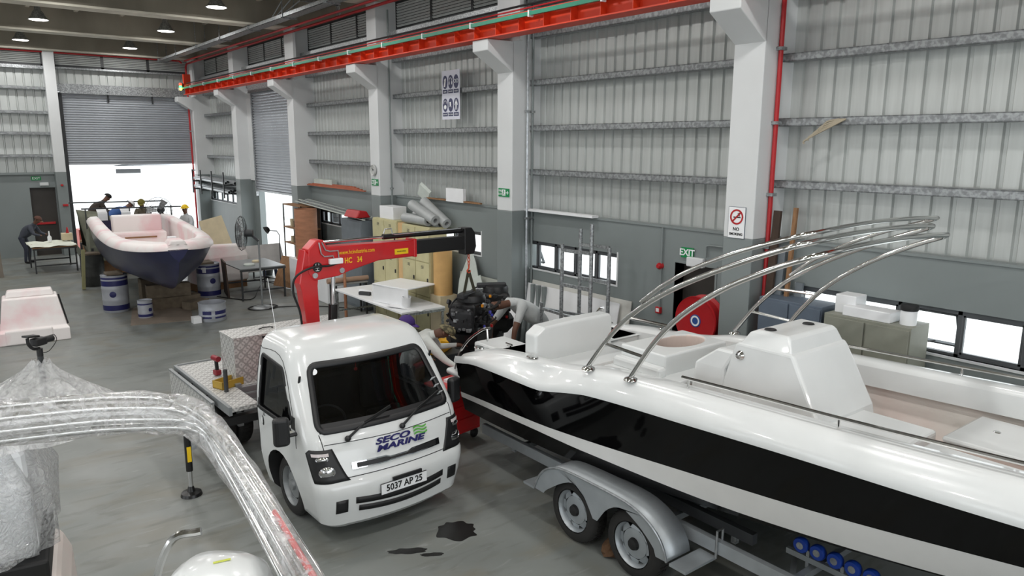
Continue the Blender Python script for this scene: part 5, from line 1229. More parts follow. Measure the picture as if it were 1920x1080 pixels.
for i in range(4):
    tag(MB().lathe([(.05, -.5), (.11, -.5), (.11, .5), (.05, .5), (.05, -.5)], 18, Matrix.Translation((8.2+.2*(i % 2), 14.0-.15*i, 2.42+.17*(i//2))) @ Matrix.Rotation(R(90+8*i), 4, 'X')).build('plastic_roll', mat('grey_film_roll', sr(170, 174, 174), .35), smooth=True), ['lower front roll of plastic on the cream locker', 'lower rear roll of plastic on the cream locker', 'upper front roll of plastic on the cream locker', 'upper rear roll of plastic on the cream locker'][i], 'roll')
locker(8.0, 16.3, 17.4, 2.2, 'tall grey steel cabinet between the lockers and windows', 1, 1, .6, m_greycab, 'grey_cabinet')
for i in range(7):
    a = V((8.05+.07*i, 16.2+.2*(i % 3), 2.23+.02*(i % 3))); b = V((8.1+.06*i, 20.6-.3*(i % 2), 2.42+.02*(i % 4)))
    tag(MB().bar(a, b, .05, .02).build('metal_strip', m_steelgrey if i % 2 else m_sheet), 'long metal strip lying across shelf and grey cabinet', 'strip', 'long strips on top of shelf and cabinet')
tag(MB().prism([(-.2, 0), (.2, 0), (.1, .16), (-.1, .18)], -.35, .35).build('red_bag', m_red, loc=(8.08, 16.65, 2.27), bevel=.03), 'red folded tarpaulin on the grey cabinet end', 'tarpaulin')
rk = empty('tool_shelf', (8.0, 20.5, 0), 0, 'dark open shelf with tools beside second shutter', 'shelf')
for z in (.1, .7, 1.2, 1.65, 2.3): MB().box(-.1, .5, -.75, .6, z, z+.03).build('shelf_board', m_wood, rk)
for y in (-.75, .57):
    for x in (-.1, .47): MB().box(x, x+.03, y, y+.03, 0, 2.33).build('upright', m_dark, rk)
MB().box(.48, .5, -.75, .6, 0, 2.3).build('back', m_board, rk)
for i in range(8): tag(MB().box(-.1, .1, -.05, .05, 0, .18+.04*(i % 3)).build('tool_box', [m_dark, m_steelgrey, m_board, m_tan][i % 4], loc=(8.1, 20.0+.26*(i % 4), [1.23, 1.68][i//4])), ['small container on the %s shelf, %s from the plywood roll' % (a, b) for a in ('middle', 'upper') for b in ('first', 'second', 'third', 'fourth')][i], 'container', 'containers on the tool shelf')
tag(MB().lathe([(.28, 0), (.3, 0), (.3, 1.35), (.28, 1.35), (.28, 0)], 28, Matrix.Translation((7.85, 19.3, .95))).build('plywood_roll', m_copper, smooth=True), 'reddish plywood roll standing upright beside tool shelf', 'roll')
tag(MB().box(7.5, 8.2, 18.9, 19.75, 0, .95).build('crate', m_whitesheet, bevel=.01), 'white crate under the plywood roll', 'crate')
tag(MB().box(7.6, 8.4, 17.5, 18.7, 0, 1.15).build('white_cabinet', m_whitesheet, bevel=.015), 'low white cabinet behind the red crane mast', 'cabinet')
tag(MB().box(-.02, .02, -.35, .35, 0, .9).build('brown_panel', m_wood, loc=(7.5, 20.4, .02), rot=(0, R(24), R(20))), 'brown triangular panel leaning in front of tool shelf', 'board')
# items on the plinth ledge
for i in range(4): tag(MB().bar((8.55+.03*i, 20.9-.2*i, 2.87+.02*i), (8.55+.03*i, 17.1+.25*i, 2.86+.02*i), .06, .03).build('ledge_timber', mat('red_timber', sr(168, 96, 70), .7)), 'reddish timber batten lying on the wall ledge', 'timber', 'battens on the wall ledge')
tag(MB().box(8.6, 8.75, 19.2, 20.4, 2.83, 3.05).build('offcut_sheet', m_sheet), 'grey panel offcut standing on the ledge behind battens', 'panel')
for i in range(3): tag(MB().bar((8.58+.03*i, 14.2-.2*i, 2.86), (8.58+.04*i, 12.1+.2*i, 2.86), .05, .03).build('ledge_timber', m_wood), 'brown batten lying on ledge below the safety poster', 'timber', 'battens below the poster')
tag(MB().box(8.55, 8.62, 12.7, 13.35, 2.84, 3.12).build('offcut_sheet', m_whitesheet), 'white panel standing on the ledge below the poster', 'panel')
tag(MB().prism([(-.02, 0), (.02, 0), (.02, .3), (-.02, .25)], -.25, .2).build('offcut_sheet', m_sheet, loc=(8.6, 14.4, 2.84), rot=(R(25), 0, 0)), 'triangular grey offcut on the ledge left of white panel', 'panel')
tag(MB().box(8.52, 8.66, 8.85, 10.9, 2.83, 2.87).build('ledge_trim', m_whitesheet), 'long white strip lying on the ledge over the window', 'trim')
# sheets leaning below the windows
def lean(name, x, y0, y1, h, tilt, m, lab, rz=0, poly=None, z0=.02):
    mb = MB()
    if poly: mb.prism(poly, -.008, .008, Matrix.Rotation(PI/2, 4, 'Z'))
    else: mb.box(-.008, .008, -(y1-y0)/2, (y1-y0)/2, 0, h)
    return tag(mb.build(name, m, loc=(x, (y0+y1)/2, z0), rot=(0, R(tilt), rz)), lab, 'sheet')
lean('leaning_sheet', 8.3, 8.2, 10.55, 1.5, 10, m_whitesheet, 'long white panel leaning on wall behind the boat stern')
lean('leaning_sheet', 8.41, 8.0, 10.5, 1.55, 8, mat('off_white_sheet', sr(206, 206, 200), .6), 'off-white panel leaning behind the long white panel')
lean('leaning_sheet', 8.1, 11.6, 12.7, 1.9, 14, m_sheet, 'pale grey curved offcut leaning behind work table', poly=[(-.5, 0), (.3, 0), (.5, 1.3), (.3, 1.95), (.05, 1.7), (-.55, .8)])
lean('leaning_sheet', 8.0, 11.2, 12.6, 1.5, 16, m_sheet, 'stepped pale grey offcut leaning in front', poly=[(-.6, 0), (.5, 0), (.5, .6), (.42, .62), (.42, 1.0), (.3, 1.05), (.3, 1.35), (.0, 1.5), (-.5, .9)])
lean('leaning_sheet', 8.35, 11.2, 12.8, 1.4, 8, mat('putty_sheet', sr(168, 172, 164), .6), 'wide putty-grey sheet against the wall behind offcuts')
lean('leaning_sheet', 7.78, 10.2, 10.9, 1.15, 18, m_whitesheet, 'small white sheet leaning beside the grey pipework')
tag(MB().lathe([(.001, 0), (.2, 0), (.2, 1.0), (.001, 1.0)], 20, Matrix.Translation((8.28, 13.08, .9))).build('veneer_roll', mat('golden_veneer', sr(206, 164, 104), .6), smooth=True), 'golden veneer roll standing beside cream lockers', 'roll')
tag(MB().box(8.08, 8.5, 12.88, 13.28, 0, .9).build('crate', m_tan), 'tan crate beneath the golden veneer roll', 'crate')
for i in range(3): pipe('floor_pipe', [(8.5, 10.35-.16*i, 1.5), (8.5, 10.35-.16*i, 1.05), (8.35, 10.4-.16*i, .9), (8.3, 10.45-.16*i, 0)], .045, m_grey, ['left', 'middle', 'right'][i]+' grey pipe bend at the base of middle column')
# scaffold frame
sf = empty('scaffold_tower', (7.95, 8.35, 0), R(8), 'narrow grey scaffold tower in front of the window', 'scaffold')
for (x, y, h) in ((-.25, .3, 2.5), (.2, .3, 2.7), (-.25, -.28, 2.85), (.2, -.28, 2.45)): MB().cyl((x, y, 0), (x, y, h), .032, 10).build('upright', m_galv, sf, smooth=True)
for z in (.7, 1.25, 1.85, 2.4): 
    MB().bar((-.25, .3, z), (-.25, -.28, z), .04, .05).build('rung', m_galv, sf); MB().bar((.2, .3, z+.05), (.2, -.28, z+.05), .04, .05).build('rung', m_galv, sf)
MB().cyl((-.25, .72, 0), (-.25, .72, 1.5), .03, 10).build('side_post', m_galv, sf); MB().bar((-.25, .72, 1.4), (-.25, -.6, 1.3), .04).build('guard_rail', m_galv, sf); MB().bar((-.25, .72, 1.4), (.2, -.3, 1.3), .04).build('guard_rail', m_galv, sf)
# hose reel, cabinets, planks
hr = empty('hose_reel', (8.35, 6.42, 1.6), 0, 'red fire hose reel on the wall by the exit door', 'hose reel')
MR = Matrix.Rotation(-PI/2, 4, 'Y')
MB().lathe([(.001, .12), (.3, .12), (.345, .14), (.35, .11), (.3, .09), (.3, -.06), (.35, -.08), (.345, -.1), (.001, -.1)], 36, MR).build('drum', m_red, hr, smooth=True)
MB().lathe([(.001, .128), (.09, .128), (.09, .12)], 24, MR).build('centre_label', mat('label_blue', sr(40, 80, 150), .5), hr)
MB().lathe([(.05, .13), (.075, .13)], 20, MR).build('label_ring', m_signwhite, hr)
MB().box(.08, .3, -.06, .06, -.1, .1).build('bracket', m_red, hr)
vb = MB().lathe([(.001, 0), (.05, 0), (.05, .1), (.03, .14), (.06, .16), (.06, .2), (.001, .2)], 14, Matrix.Translation((8.4, 5.86, 1.5))).build('hydrant_valve', m_red, smooth=True); tag(vb, 'small red hydrant valve right of the hose reel', 'valve')
cb = locker(8.2, 4.56, 5.42, 2.12, 'blue-grey steel cabinet behind the far arch legs', 2, 1, .42, m_bluecab, 'blue_cabinet')
gc = locker(8.15, 3.5, 4.5, 2.08, 'olive-grey two-door cabinet below the near window', 2, 1, .46, m_greencab, 'green_cabinet')
tag(MB().box(8.2, 8.45, 3.75, 4.3, 2.08, 2.2).build('white_tray', m_plasticwhite, bevel=.01), 'long white tray on the olive cabinet', 'tray')
tag(MB().box(8.3, 8.55, 4.2, 4.45, 2.08, 2.3).build('white_box', m_plasticwhite, bevel=.01), 'small white box behind the tray on olive cabinet', 'box')
cn = empty('paint_can', (8.35, 3.62, 2.08), 0, 'white paint can with black rim on olive cabinet', 'can')
MB().lathe([(.001, 0), (.085, 0), (.085, .2), (.08, .21)], 20).build('can_body', m_plasticwhite, cn, smooth=True); MB().lathe([(.092, .16), (.095, .2), (.09, .22), (.001, .215)], 20).build('rim', m_black, cn, smooth=True)
for i, (y, x, h, m, lab) in enumerate(((5.44, 8.5, 3.2, m_board, 'dark brown plank leaning beside the red riser pipe'), (5.36, 8.55, 2.75, m_greycab, 'short grey plank beside the dark brown plank'), (5.22, 8.55, 3.25, m_wood, 'light brown timber leaning right of planks'), (5.12, 8.6, 2.3, m_greycab, 'low grey board at the right of leaning planks'))):
    tag(MB().bar((x-.18, y, .01), (x, y-.02, h), .1 if i != 2 else .05, .04, (1, 0, 0)).build('leaning_plank', m), lab, 'plank')
rg = MB()
for k in range(5): rg.tube(curve_pts([(8.58, 4.75-.02*k, 4.33), (8.57, 4.9+.06*k, 4.3-.05*k), (8.57, 4.98+.05*k, 4.2-.04*k)], 4), .012, 5)
tag(rg.build('rag', mat('beige_rag', sr(170, 160, 140), .9)), 'beige rag caught on a wall girt', 'rag')
# central work table with white box, can, cup
wt = table('long_table', 7.0, 8.02, 12.6, 15.7, .75, 'long steel table with a white sheet top behind crane', m_whitesheet, m_galv, .04)
wb = empty('white_cover', (7.62, 13.45, .75), R(14), 'big white open-sided cover standing on the long table', 'cover')
MB().box(-.42, .4, -.45, .62, .36, .39).box(-.42, -.39, -.45, .62, 0, .37).box(-.42, .4, .59, .62, 0, .37).build('shell', m_plasticwhite, wb, bevel=.012)
tag(MB().box(-.3, .3, -.4, .4, 0, .012).build('white_sheet', m_whitesheet, loc=(7.45, 13.0, .76), rot=(R(3), 0, R(30))), 'loose white sheet lying in front of the cover', 'sheet')
pc = MB().lathe([(.001, 0), (.09, 0), (.09, .2), (.095, .21), (.085, .21), (.085, .03), (.001, .03)], 20, Matrix.Translation((7.3, 12.95, .775)) @ Matrix.Rotation(R(8), 4, 'X')).build('paint_tin', m_plasticwhite, smooth=True); tag(pc, 'white tin standing in front of the white cover', 'tin')
tag(MB().lathe([(.001, 0), (.08, 0), (.1, .15), (.09, .15), (.075, .02)], 18, Matrix.Translation((7.3, 14.2, .75))).build('plastic_cup', mat('cloudy_plastic', sr(206, 208, 206), .3), smooth=True), 'cloudy plastic tub on the long table', 'tub')
tag(MB().bar((7.15, 14.75, .79), (7.3, 14.5, .79), .09, .08).build('sander', m_dark, bevel=.02), 'dark hand sander on the left end of table', 'sander')
tag(MB().cyl((7.5, 14.6, .785), (7.75, 14.3, .785), .03, 10).build('grinder', m_olddrum), 'grey hand tool behind the plastic tub', 'tool')
tag(MB().box(-.3, .3, -.3, .3, 0, .06).build('foam_block', m_plasticwhite, loc=(7.68, 14.9, .75), rot=(0, 0, .3), bevel=.01), 'white foam block at the far end of table', 'foam')
tag(MB().cyl((7.0, 16.1, .86), (8.02, 16.05, .86), .06, 14).build('cardboard_tube', mat('brown_tube', sr(160, 132, 112), .7)), 'long brown cardboard tube lying behind the long table', 'tube')
table('low_trestle', 7.1, 7.95, 15.9, 16.28, .8, 'short trestle under the brown cardboard tube', m_steelgrey, m_dark, rail=False)
tag(MB().cyl((7.35, 15.9, 0), (7.35, 15.9, 1.25), .035, 10).build('timber_pole', m_copper), 'upright brown pole at the left of table', 'pole')
# clutter between table and engines
tl2 = empty('pallet_frame', (6.15, 12.6, 0), R(20), 'grey open steel frame on the floor before the table', 'frame')
for i in range(4): MB().bar((-.9, -.7+.45*i, .3), (.9, -.7+.45*i, .3), .04).build('bar', m_galv, tl2)
for i in range(3): MB().bar((-.9+.9*i, -.75, .26), (-.9+.9*i, .7, .26), .04).build('cross_bar', m_galv, tl2)
for sx in (-.88, .88):
    for sy in (-.7, .65): MB().box(sx-.02, sx+.02, sy-.02, sy+.02, 0, .3).build('leg', m_galv, tl2)
bx_ = empty('cardboard_box', (6.1, 10.85, 0), R(25), 'open brown cardboard box beside yellow toolbox', 'box')
MB().box(-.28, .28, -.22, .22, 0, .62).build('carton', m_cardboard, bx_, bevel=.004); MB().add([(-.28, -.22, .62), (.28, -.22, .62), (.28, -.44, .74), (-.28, -.44, .74)], [(0, 1, 2, 3)]).build('flap', m_cardboard, bx_, solid=.008); MB().add([(-.28, .22, .62), (.28, .22, .62), (.28, .42, .72), (-.28, .42, .72)], [(0, 1, 2, 3)]).build('flap', m_cardboard, bx_, solid=.008)
m_tby = mat('toolbox_yellow', sr(226, 168, 20), .4)
ty = empty('toolbox', (6.75, 10.8, .42), R(35), 'open yellow cantilever toolbox near the hanging engine', 'toolbox')
MB().box(-.3, .3, -.12, .12, 0, .16).build('tray_bottom', m_tby, ty, bevel=.01)
for s in (-1, 1): MB().box(-.3, .3, min(s*.14, s*.3), max(s*.14, s*.3), .2, .28).build('tray', m_tby, ty, bevel=.01); MB().bar((-.25, s*.05, .1), (-.25, s*.2, .22), .02, .01).bar((.25, s*.05, .1), (.25, s*.2, .22), .02, .01).build('link', m_dark, ty)
tag(MB().box(6.4, 7.1, 10.5, 11.1, 0, .42).build('crate', m_dark, bevel=.01), 'dark crate under the yellow toolbox', 'crate')
# things on the truck bed
T4 = Matrix.Translation((3.54, 6.44, 0)) @ Matrix.Rotation(R(182), 4, 'Z')
yb_ = T4 @ V((.72, -3.08, .93))
m_must = mat('mustard', sr(178, 146, 56), .5)
ybx = empty('yellow_tray', yb_, R(200), 'yellow tray with tools on the truck bed', 'tray')
MB().box(-.16, .16, -.1, .1, 0, .01).box(-.16, .16, -.1, -.09, 0, .1).box(-.16, .16, .09, .1, 0, .1).box(-.16, -.15, -.1, .1, 0, .1).box(.15, .16, -.1, .1, 0, .1).build('tray_body', m_must, ybx)
dp = T4 @ V((.68, -3.62, .94))
dr_ = empty('cordless_drill', dp, R(100), 'red cordless drill standing by aluminium toolbox', 'drill')
mdr = mat('drill_red', sr(132, 20, 36), .45)
MB().box(-.05, .05, -.04, .04, 0, .07).build('battery', mdr, dr_, bevel=.01); MB().bar((0, 0, .06), (.01, 0, .2), .035, .045).build('grip', m_plastic, dr_, bevel=.008)
MB().cyl((-.06, 0, .225), (.09, 0, .225), .038, 14).build('motor_housing', mdr, dr_, smooth=True); MB().cyl((.09, 0, .225), (.14, 0, .225), .022, 12, .012).build('chuck', m_plastic, dr_, smooth=True)
# oil spots on the floor
for i, (x, y, r, s) in enumerate(((3.95, 6.05, .2, 7), (3.35, 6.0, .12, 3), (3.5, 5.8, .07, 5))):
    rr = random.Random(s); n = 22; pts = []
    for k in range(n):
        a = 2*PI*k/n; q = r*(1+.16*rr.uniform(-1, 1)); pts.append((q*math.cos(a)*(1.1 if i == 0 else 1.6), q*math.sin(a)*(1 if i == 0 else .45)))
    pts = [(q.x, q.y) for q in curve_pts([V((a, b, 0)) for a, b in pts], 3, True)]; n = len(pts)
    M = Matrix.Translation((x, y, .003)) @ Matrix.Rotation(R(-30), 4, 'Z')
    mb = MB(); mb.v = [tuple(M @ V((a, b, 0))) for a, b in pts]+[tuple(M @ V((a, b, -.002))) for a, b in pts]; mb.f = [tuple(range(n))]+[(k, k+n, (k+1) % n+n, (k+1) % n) for k in range(n)]; mb.mi = [0]*len(mb.f)
    tag(mb.build('oil_stain', mat('wet_oil', sr(30, 29, 28), .25)), ['large dark oil stain on floor before the truck', 'elongated dark oil drip beside the larger stain', 'smallest dark oil drip on the floor by truck'][i], 'stain')
m_eng0 = mat('outboard_black', sr(24, 24, 26), 0.4)
# ---------------------------------------------------------------- glimpses of the yard
ob_ = empty('yard_boat', (14.2, 34.4, -.22), R(20), 'white boat hull with black outboard outside the second shutter', 'boat')
MB().loft([[V((-b, y, 1.5)), V((-b*.8, y, .8)), V((0, y, zk_)), V((b*.8, y, .8)), V((b, y, 1.5))] for y, b, zk_ in ((-1.5, .9, .4), (1, .9, .4), (3, .6, .7), (4, .05, 1.4))], cap0=True).build('hull', m_gel, ob_, smooth=True)
MB().box(-.2, .2, -2.0, -1.5, 1.2, 1.9).build('outboard_cowl', m_eng0, ob_, bevel=.06); MB().box(-.12, .12, -1.9, -1.55, .2, 1.2).build('outboard_leg', m_eng0, ob_, bevel=.03); MB().box(-.16, .16, -2.1, -1.6, .75, .85).build('outboard_plate', m_eng0, ob_)
tr0 = empty('yard_tree', (9.5, 62, 0), 0, 'green tree crown glimpsed under the wide shutter', 'tree')
MB().cyl((0, 0, 0), (0, 0, 2.2), .2, 8).build('trunk', m_wood, tr0)
lf = MB(); rr = random.Random(2)
for k in range(500):
    p = V((rr.gauss(0, .9), rr.gauss(0, .9), 2.8+rr.gauss(0, .5))); q = Euler((rr.uniform(0, 6), rr.uniform(0, 6), rr.uniform(0, 6))).to_matrix()
    lf.add([p+q @ V(c) for c in ((-.25, 0, 0), (0, .1, 0), (.25, 0, 0), (0, -.1, 0))], [(0, 1, 2, 3)])
lf = lf.build('foliage', mat('leaf_green', sr(70, 120, 50), .7), tr0, fixn=False); lf['kind'] = 'stuff'
yw = empty('yard_shed', (9.0, 52, 0), 0, 'pale shed outside with a dark slot window', 'shed')
MB().box(-6, 4.5, 0, 4, -.05, 2.65).build('wall', m_whitesheet, yw); MB().prism([(-6.3, 2.6), (-.6, 2.62), (4.8, 3.35), (4.8, 3.45), (-.6, 2.72), (-6.3, 2.7)], -.3, 4.3).build('roof', m_whitesheet, yw)
MB().box(.0, 1.4, -.05, .02, 2.2, 2.45).build('window', m_dark, yw)
# ================================================================ outboard engines
m_eng = mat('engine_black', sr(20, 20, 22), 0.4, var=0.2, scale=8)
m_eng2 = mat('engine_dark_grey', sr(44, 45, 48), 0.45)
def engine(name, loc, rz, lab, seed):
    rr = random.Random(seed); o = empty(name, loc, rz, lab, 'engine', 'outboard engines with covers off')
    MB().box(-.26, .24, -.22, .22, .32, .78).build('block', m_eng, o, bevel=.05, seg=3)
    MB().box(.05, .32, -.2, .2, .36, .7).build('cylinder_head', m_eng2, o, bevel=.06, seg=3)
    MB().lathe([(.001, .08), (.14, .08), (.2, .05), (.22, 0), (.22, -.06)], 24, Matrix.Translation((-.04, 0, .82))).build('flywheel_cover', m_eng, o, smooth=True)
    MB().box(-.22, .28, -.06, .06, .84, .92).build('top_rail', m_eng2, o, bevel=.02)
    MB().loft([[V((x*k, y*k, z)) for x, y in ((-.32, -.2), (-.2, -.27), (.25, -.27), (.36, -.12), (.36, .12), (.25, .27), (-.2, .27), (-.32, .2))] for k, z in ((.7, .08), (.98, .2), (1.03, .34))], closed=True, cap0=True, cap1=True).build('lower_cowl', m_eng, o, smooth=True, angle=30)
    MB().loft([[V((x*k+dx, y*k, z)) for x, y in ((-.2, -.12), (.2, -.09), (.2, .09), (-.2, .12))] for k, z, dx in ((.9, .1, 0), (.7, -.3, 0), (.55, -.62, 0))], closed=True, cap0=True, cap1=True).build('midsection', m_eng, o, bevel=.03)
    MB().tube([V((-.28, 0, -.68)), V((-.15, 0, -.68)), V((.1, 0, -.68)), V((.28, 0, -.68)), V((.36, 0, -.68))], [.01, .06, .075, .06, .04], 14).build('gearcase', m_eng, o, smooth=True)
    MB().box(-.25, .35, -.13, .13, -.5, -.485).build('cavitation_plate', m_eng, o)
    for k in range(3): MB().add([(.37, -.02, 0), (.37, .03, .05), (.41, .06, .15), (.36, -.05, .14)], [(0, 1, 2, 3)], Matrix.Translation((0, 0, -.68)) @ Matrix.Rotation(2*PI*k/3, 4, 'X')).build('propeller_blade', m_eng2, o, solid=.008)
    for k in range(9):
        s = rr.choice((-1, 1)); a = V((rr.uniform(-.2, .2), s*.24, rr.uniform(.4, .6))); b = a+V((rr.uniform(-.2, .2), s*rr.uniform(.0, .05), rr.uniform(-.1, .3)))
        MB().tube(curve_pts([a, (a+b)/2+V((0, s*.05, .03)), b], 4), rr.uniform(.008, .016), 6).build('hose', m_black, o, smooth=True)
    for k in range(46):
        s = rr.choice((-1, 1)); p = V((rr.uniform(-.24, .24), s*rr.uniform(.21, .26), rr.uniform(.36, .8))); w = rr.uniform(.015, .045)
        MB().box(-w, w, -.02, .02, -w*.8, w*.8).build('fitting', rr.choice((m_eng2, m_eng, m_galv_bright, m_eng2, m_eng, m_dark)), o, bevel=.006, loc=p, rot=(rr.uniform(-.5, .5), rr.uniform(-.5, .5), 0))
    for k in range(18):
        p = V((.31+rr.uniform(-.02, .03), rr.uniform(-.2, .2), rr.uniform(.36, .74))); w = rr.uniform(.015, .04)
        MB().box(-.02, .02, -w, w, -w*.8, w*.8).build('fitting', rr.choice((m_eng2, m_galv_bright)), o, bevel=.006, loc=p)
    for c_, p in (((90, 90, 200), (-.15, .26, .6)), ((70, 70, 190), (.05, .27, .42)), ((230, 150, 30), (.08, .26, .74)), ((200, 40, 40), (-.2, .26, .38)), ((90, 90, 200), (.1, -.26, .6))):
        MB().box(-.02, .02, -.015, .015, -.022, .022).build('connector', mat('conn_%d_%d' % c_[:2], sr(*c_), .4), o, loc=p, bevel=.005)
    MB().tube(curve_pts([(.3, -.1, .5), (.38, -.12, .62), (.36, -.1, .78), (.2, -.08, .86)], 5), .014, 6).build('lifting_bracket', m_eng, o)
    return o
e1 = engine('outboard_engine', (6.12, 8.93, .95), R(205), 'black outboard engine hanging from the crane hook', 3)
sl = empty('lifting_sling', (6.10, 8.93, 1.86), 0, 'dark lifting sling between crane hook and engine', 'sling')
for s in (-1, 1): MB().bar((s*.1, -.02, -.02), (0, 0, .33), .045, .012, (0, 1, 0)).build('strap', mat('sling_olive', sr(62, 60, 46), .8), sl)
e2 = engine('outboard_engine', (7.3, 9.95, .80), R(150), 'black outboard engine on the stand behind grey-shirted worker', 9)
es = empty('engine_stand', (7.3, 9.95, 0), R(150), 'dark stand carrying the rear outboard engine', 'stand')
for s in (-1, 1): MB().bar((-.4, s*.35, 0), (-.1, s*.25, .9), .05).build('leg', m_dark, es); MB().bar((.5, s*.35, 0), (-.1, s*.25, .9), .05).build('leg', m_dark, es)
MB().bar((-.1, -.25, .9), (-.1, .25, .9), .06).build('cross_bar', m_dark, es)
rt_ = empty('red_tool_cart', (5.3, 8.15, 0), R(10), 'red tool cart between the truck and the boat stern', 'cart')
MB().box(-.3, .3, -.22, .22, .15, .8).build('cabinet', m_ccred, rt_, bevel=.01); MB().box(-.32, .32, -.24, .24, .8, .84).build('tray', m_ccred, rt_, bevel=.01)
for i in range(3): MB().box(-.27, .27, -.235, -.22, .2+.19*i, .36+.19*i).build('drawer', m_ccred, rt_, bevel=.005)
for sx in (-.24, .24):
    for sy in (-.16, .16): MB().ball((sx, sy, .075), .075, 10, (1, .5, 1)).build('castor', m_black, rt_)
MB().box(-.12, .1, -.1, .06, .84, .88).build('manual', m_plasticwhite, rt_)

# ================================================================ people: one skinned surface each, coloured by the bone it grows on
m_skin = mat('skin_brown', sr(104, 70, 54), 0.55, var=0.05)
m_hair = mat('black_hair', sr(22, 18, 16), 0.8)
def person(label, J, cols, loc=(0, 0, 0), long_sleeve=True, hat=None, s=1.0, fingers=True):
    """J: joint positions (root at pelvis). cols: shirt, trousers, shoes"""
    names = []; P = {}; RD = {}
    def add(n, p, r): names.append(n); P[n] = V(p)*1.0; RD[n] = r*s
    pel, che, hd = V(J['pelvis']), V(J['chest']), V(J['head'])
    face = V(J.get('face', (0, -1, 0))).normalized(); upb = (che-pel).normalized()
    side_ = V(J.get('side', (1, 0, 0))).normalized()
    nb = che+(hd-che)*.32
    add('pelvis', pel, .19); add('belly', pel.lerp(che, .45), .2); add('chest', pel.lerp(che, .8), .215); add('collar', che+(hd-che)*.08, .1); add('neck', nb, .058)
    hu = (hd-nb).normalized()
    add('jaw', hd-hu*.07+face*.02, .078); add('head', hd, .098); add('crown', hd+hu*.075, .075); add('nose', hd-hu*.02+face*.11, .014)
    E = [('pelvis', 'belly', 'shirt'), ('belly', 'chest', 'shirt'), ('chest', 'collar', 'shirt'), ('collar', 'neck', 'skin'), ('neck', 'jaw', 'skin'), ('jaw', 'head', 'skin'), ('head', 'crown', 'skin'), ('head', 'nose', 'skin')]
    for i, sd in enumerate(('L', 'R')):
        k = -1 if i == 0 else 1; sh = che+side_*k*.165-upb*.03
        el, ha = V(J['elbow'+sd]), V(J['hand'+sd])
        add('sh'+sd, sh, .088); add('el'+sd, el, .05); add('wr'+sd, el.lerp(ha, .82), .034); add('palm'+sd, ha, .036)
        fs = 'shirt' if long_sleeve else 'skin'
        mid = sh.lerp(el, .6); add('sl'+sd, mid, .068)
        E += [('chest', 'sh'+sd, 'shirt'), ('sh'+sd, 'sl'+sd, 'shirt'), ('sl'+sd, 'el'+sd, fs), ('el'+sd, 'wr'+sd, fs), ('wr'+sd, 'palm'+sd, 'skin')]
        if fingers:
            d = (ha-el).normalized(); w = d.cross(V((0, 0, 1))); w = w.normalized() if w.length > .1 else V((1, 0, 0)); dn = w.cross(d).normalized()
            if dn.z > 0: dn = -dn
            for q, (off, ln) in enumerate(((-.034, .062), (-.012, .078), (.012, .084), (.033, .074))):
                b1 = ha+d*.045+w*off; add('k%d%s' % (q, sd), b1, .0105); add('f%d%s' % (q, sd), b1+d*ln*.5+dn*.012, .0095); add('t%d%s' % (q, sd), b1+d*ln*.78+dn*.04, .008)
                E += [('palm'+sd, 'k%d%s' % (q, sd), 'skin'), ('k%d%s' % (q, sd), 'f%d%s' % (q, sd), 'skin'), ('f%d%s' % (q, sd), 't%d%s' % (q, sd), 'skin')]
            add('th'+sd, ha+w*-.05*k+d*.02+dn*.015, .011); add('tt'+sd, ha+w*-.06*k+d*.055+dn*.03, .009); E += [('palm'+sd, 'th'+sd, 'skin'), ('th'+sd, 'tt'+sd, 'skin')]
        hip = pel+side_*k*.1-V((0, 0, .06)); kn, ft = V(J['knee'+sd]), V(J['foot'+sd]); fd = V(J.get('toe', face)); fd = V((fd.x, fd.y, 0)).normalized() if V((fd.x, fd.y, 0)).length > .1 else V((0, -1, 0))
        add('hip'+sd, hip, .095); add('kn'+sd, kn, .064); add('an'+sd, ft+V((0, 0, .09)), .048); add('he'+sd, ft+V((0, 0, .045)), .045); add('toe'+sd, ft+fd*.17+V((0, 0, .035)), .036)
        E += [('pelvis', 'hip'+sd, 'trousers'), ('hip'+sd, 'kn'+sd, 'trousers'), ('kn'+sd, 'an'+sd, 'trousers'), ('an'+sd, 'he'+sd, 'shoes'), ('he'+sd, 'toe'+sd, 'shoes')]
    idx = {n: i for i, n in enumerate(names)}
    me = bpy.data.meshes.new('person'); me.from_pydata([P[n] for n in names], [(idx[a], idx[b]) for a, b, c in E], []); me.update()
    ob = bpy.data.objects.new('person', me); COL.objects.link(ob)
    sk_ = ob.modifiers.new('skin', 'SKIN'); sk_.use_smooth_shade = True
    if not me.skin_vertices: me.skin_vertices.new(name='skin') if hasattr(me.skin_vertices, 'new') else None
    for n in names:
        d = me.skin_vertices[0].data[idx[n]]; d.radius = (RD[n], RD[n]); d.use_root = (n == 'pelvis')
    sb = ob.modifiers.new('sub', 'SUBSURF'); sb.levels = 2; sb.render_levels = 2
    dg = bpy.context.evaluated_depsgraph_get(); dg.update()
    m2 = bpy.data.meshes.new_from_object(ob.evaluated_get(dg)); ob.modifiers.clear(); ob.data = m2; bpy.data.meshes.remove(me)
    m2.materials.clear()
    keys = ['skin', 'shirt', 'trousers', 'shoes']
    for kx in keys: m2.materials.append(m_skin if kx == 'skin' else cols[kx])
    segs = [(P[a], P[b], keys.index(c), min(RD[a], RD[b])) for a, b, c in E]
    for p in m2.polygons:
        c = p.center; best = 1e9; bi = 0
        for a, b, mi, r in segs:
            ab = b-a; t = max(0, min(1, (c-a).dot(ab)/max(ab.length_squared, 1e-9))); d = (c-(a+ab*t)).length-r
            if d < best: best = d; bi = mi
        p.material_index = bi; p.use_smooth = True
    tag(ob, label, 'person'); ob.name = 'person'
    # head furniture
    right = face.cross(hu).normalized(); MH = basis(hd, right, hu)       # x right, y up, z = right x up
    zf_ = right.cross(hu); sgn = 1 if zf_.dot(face) > 0 else -1
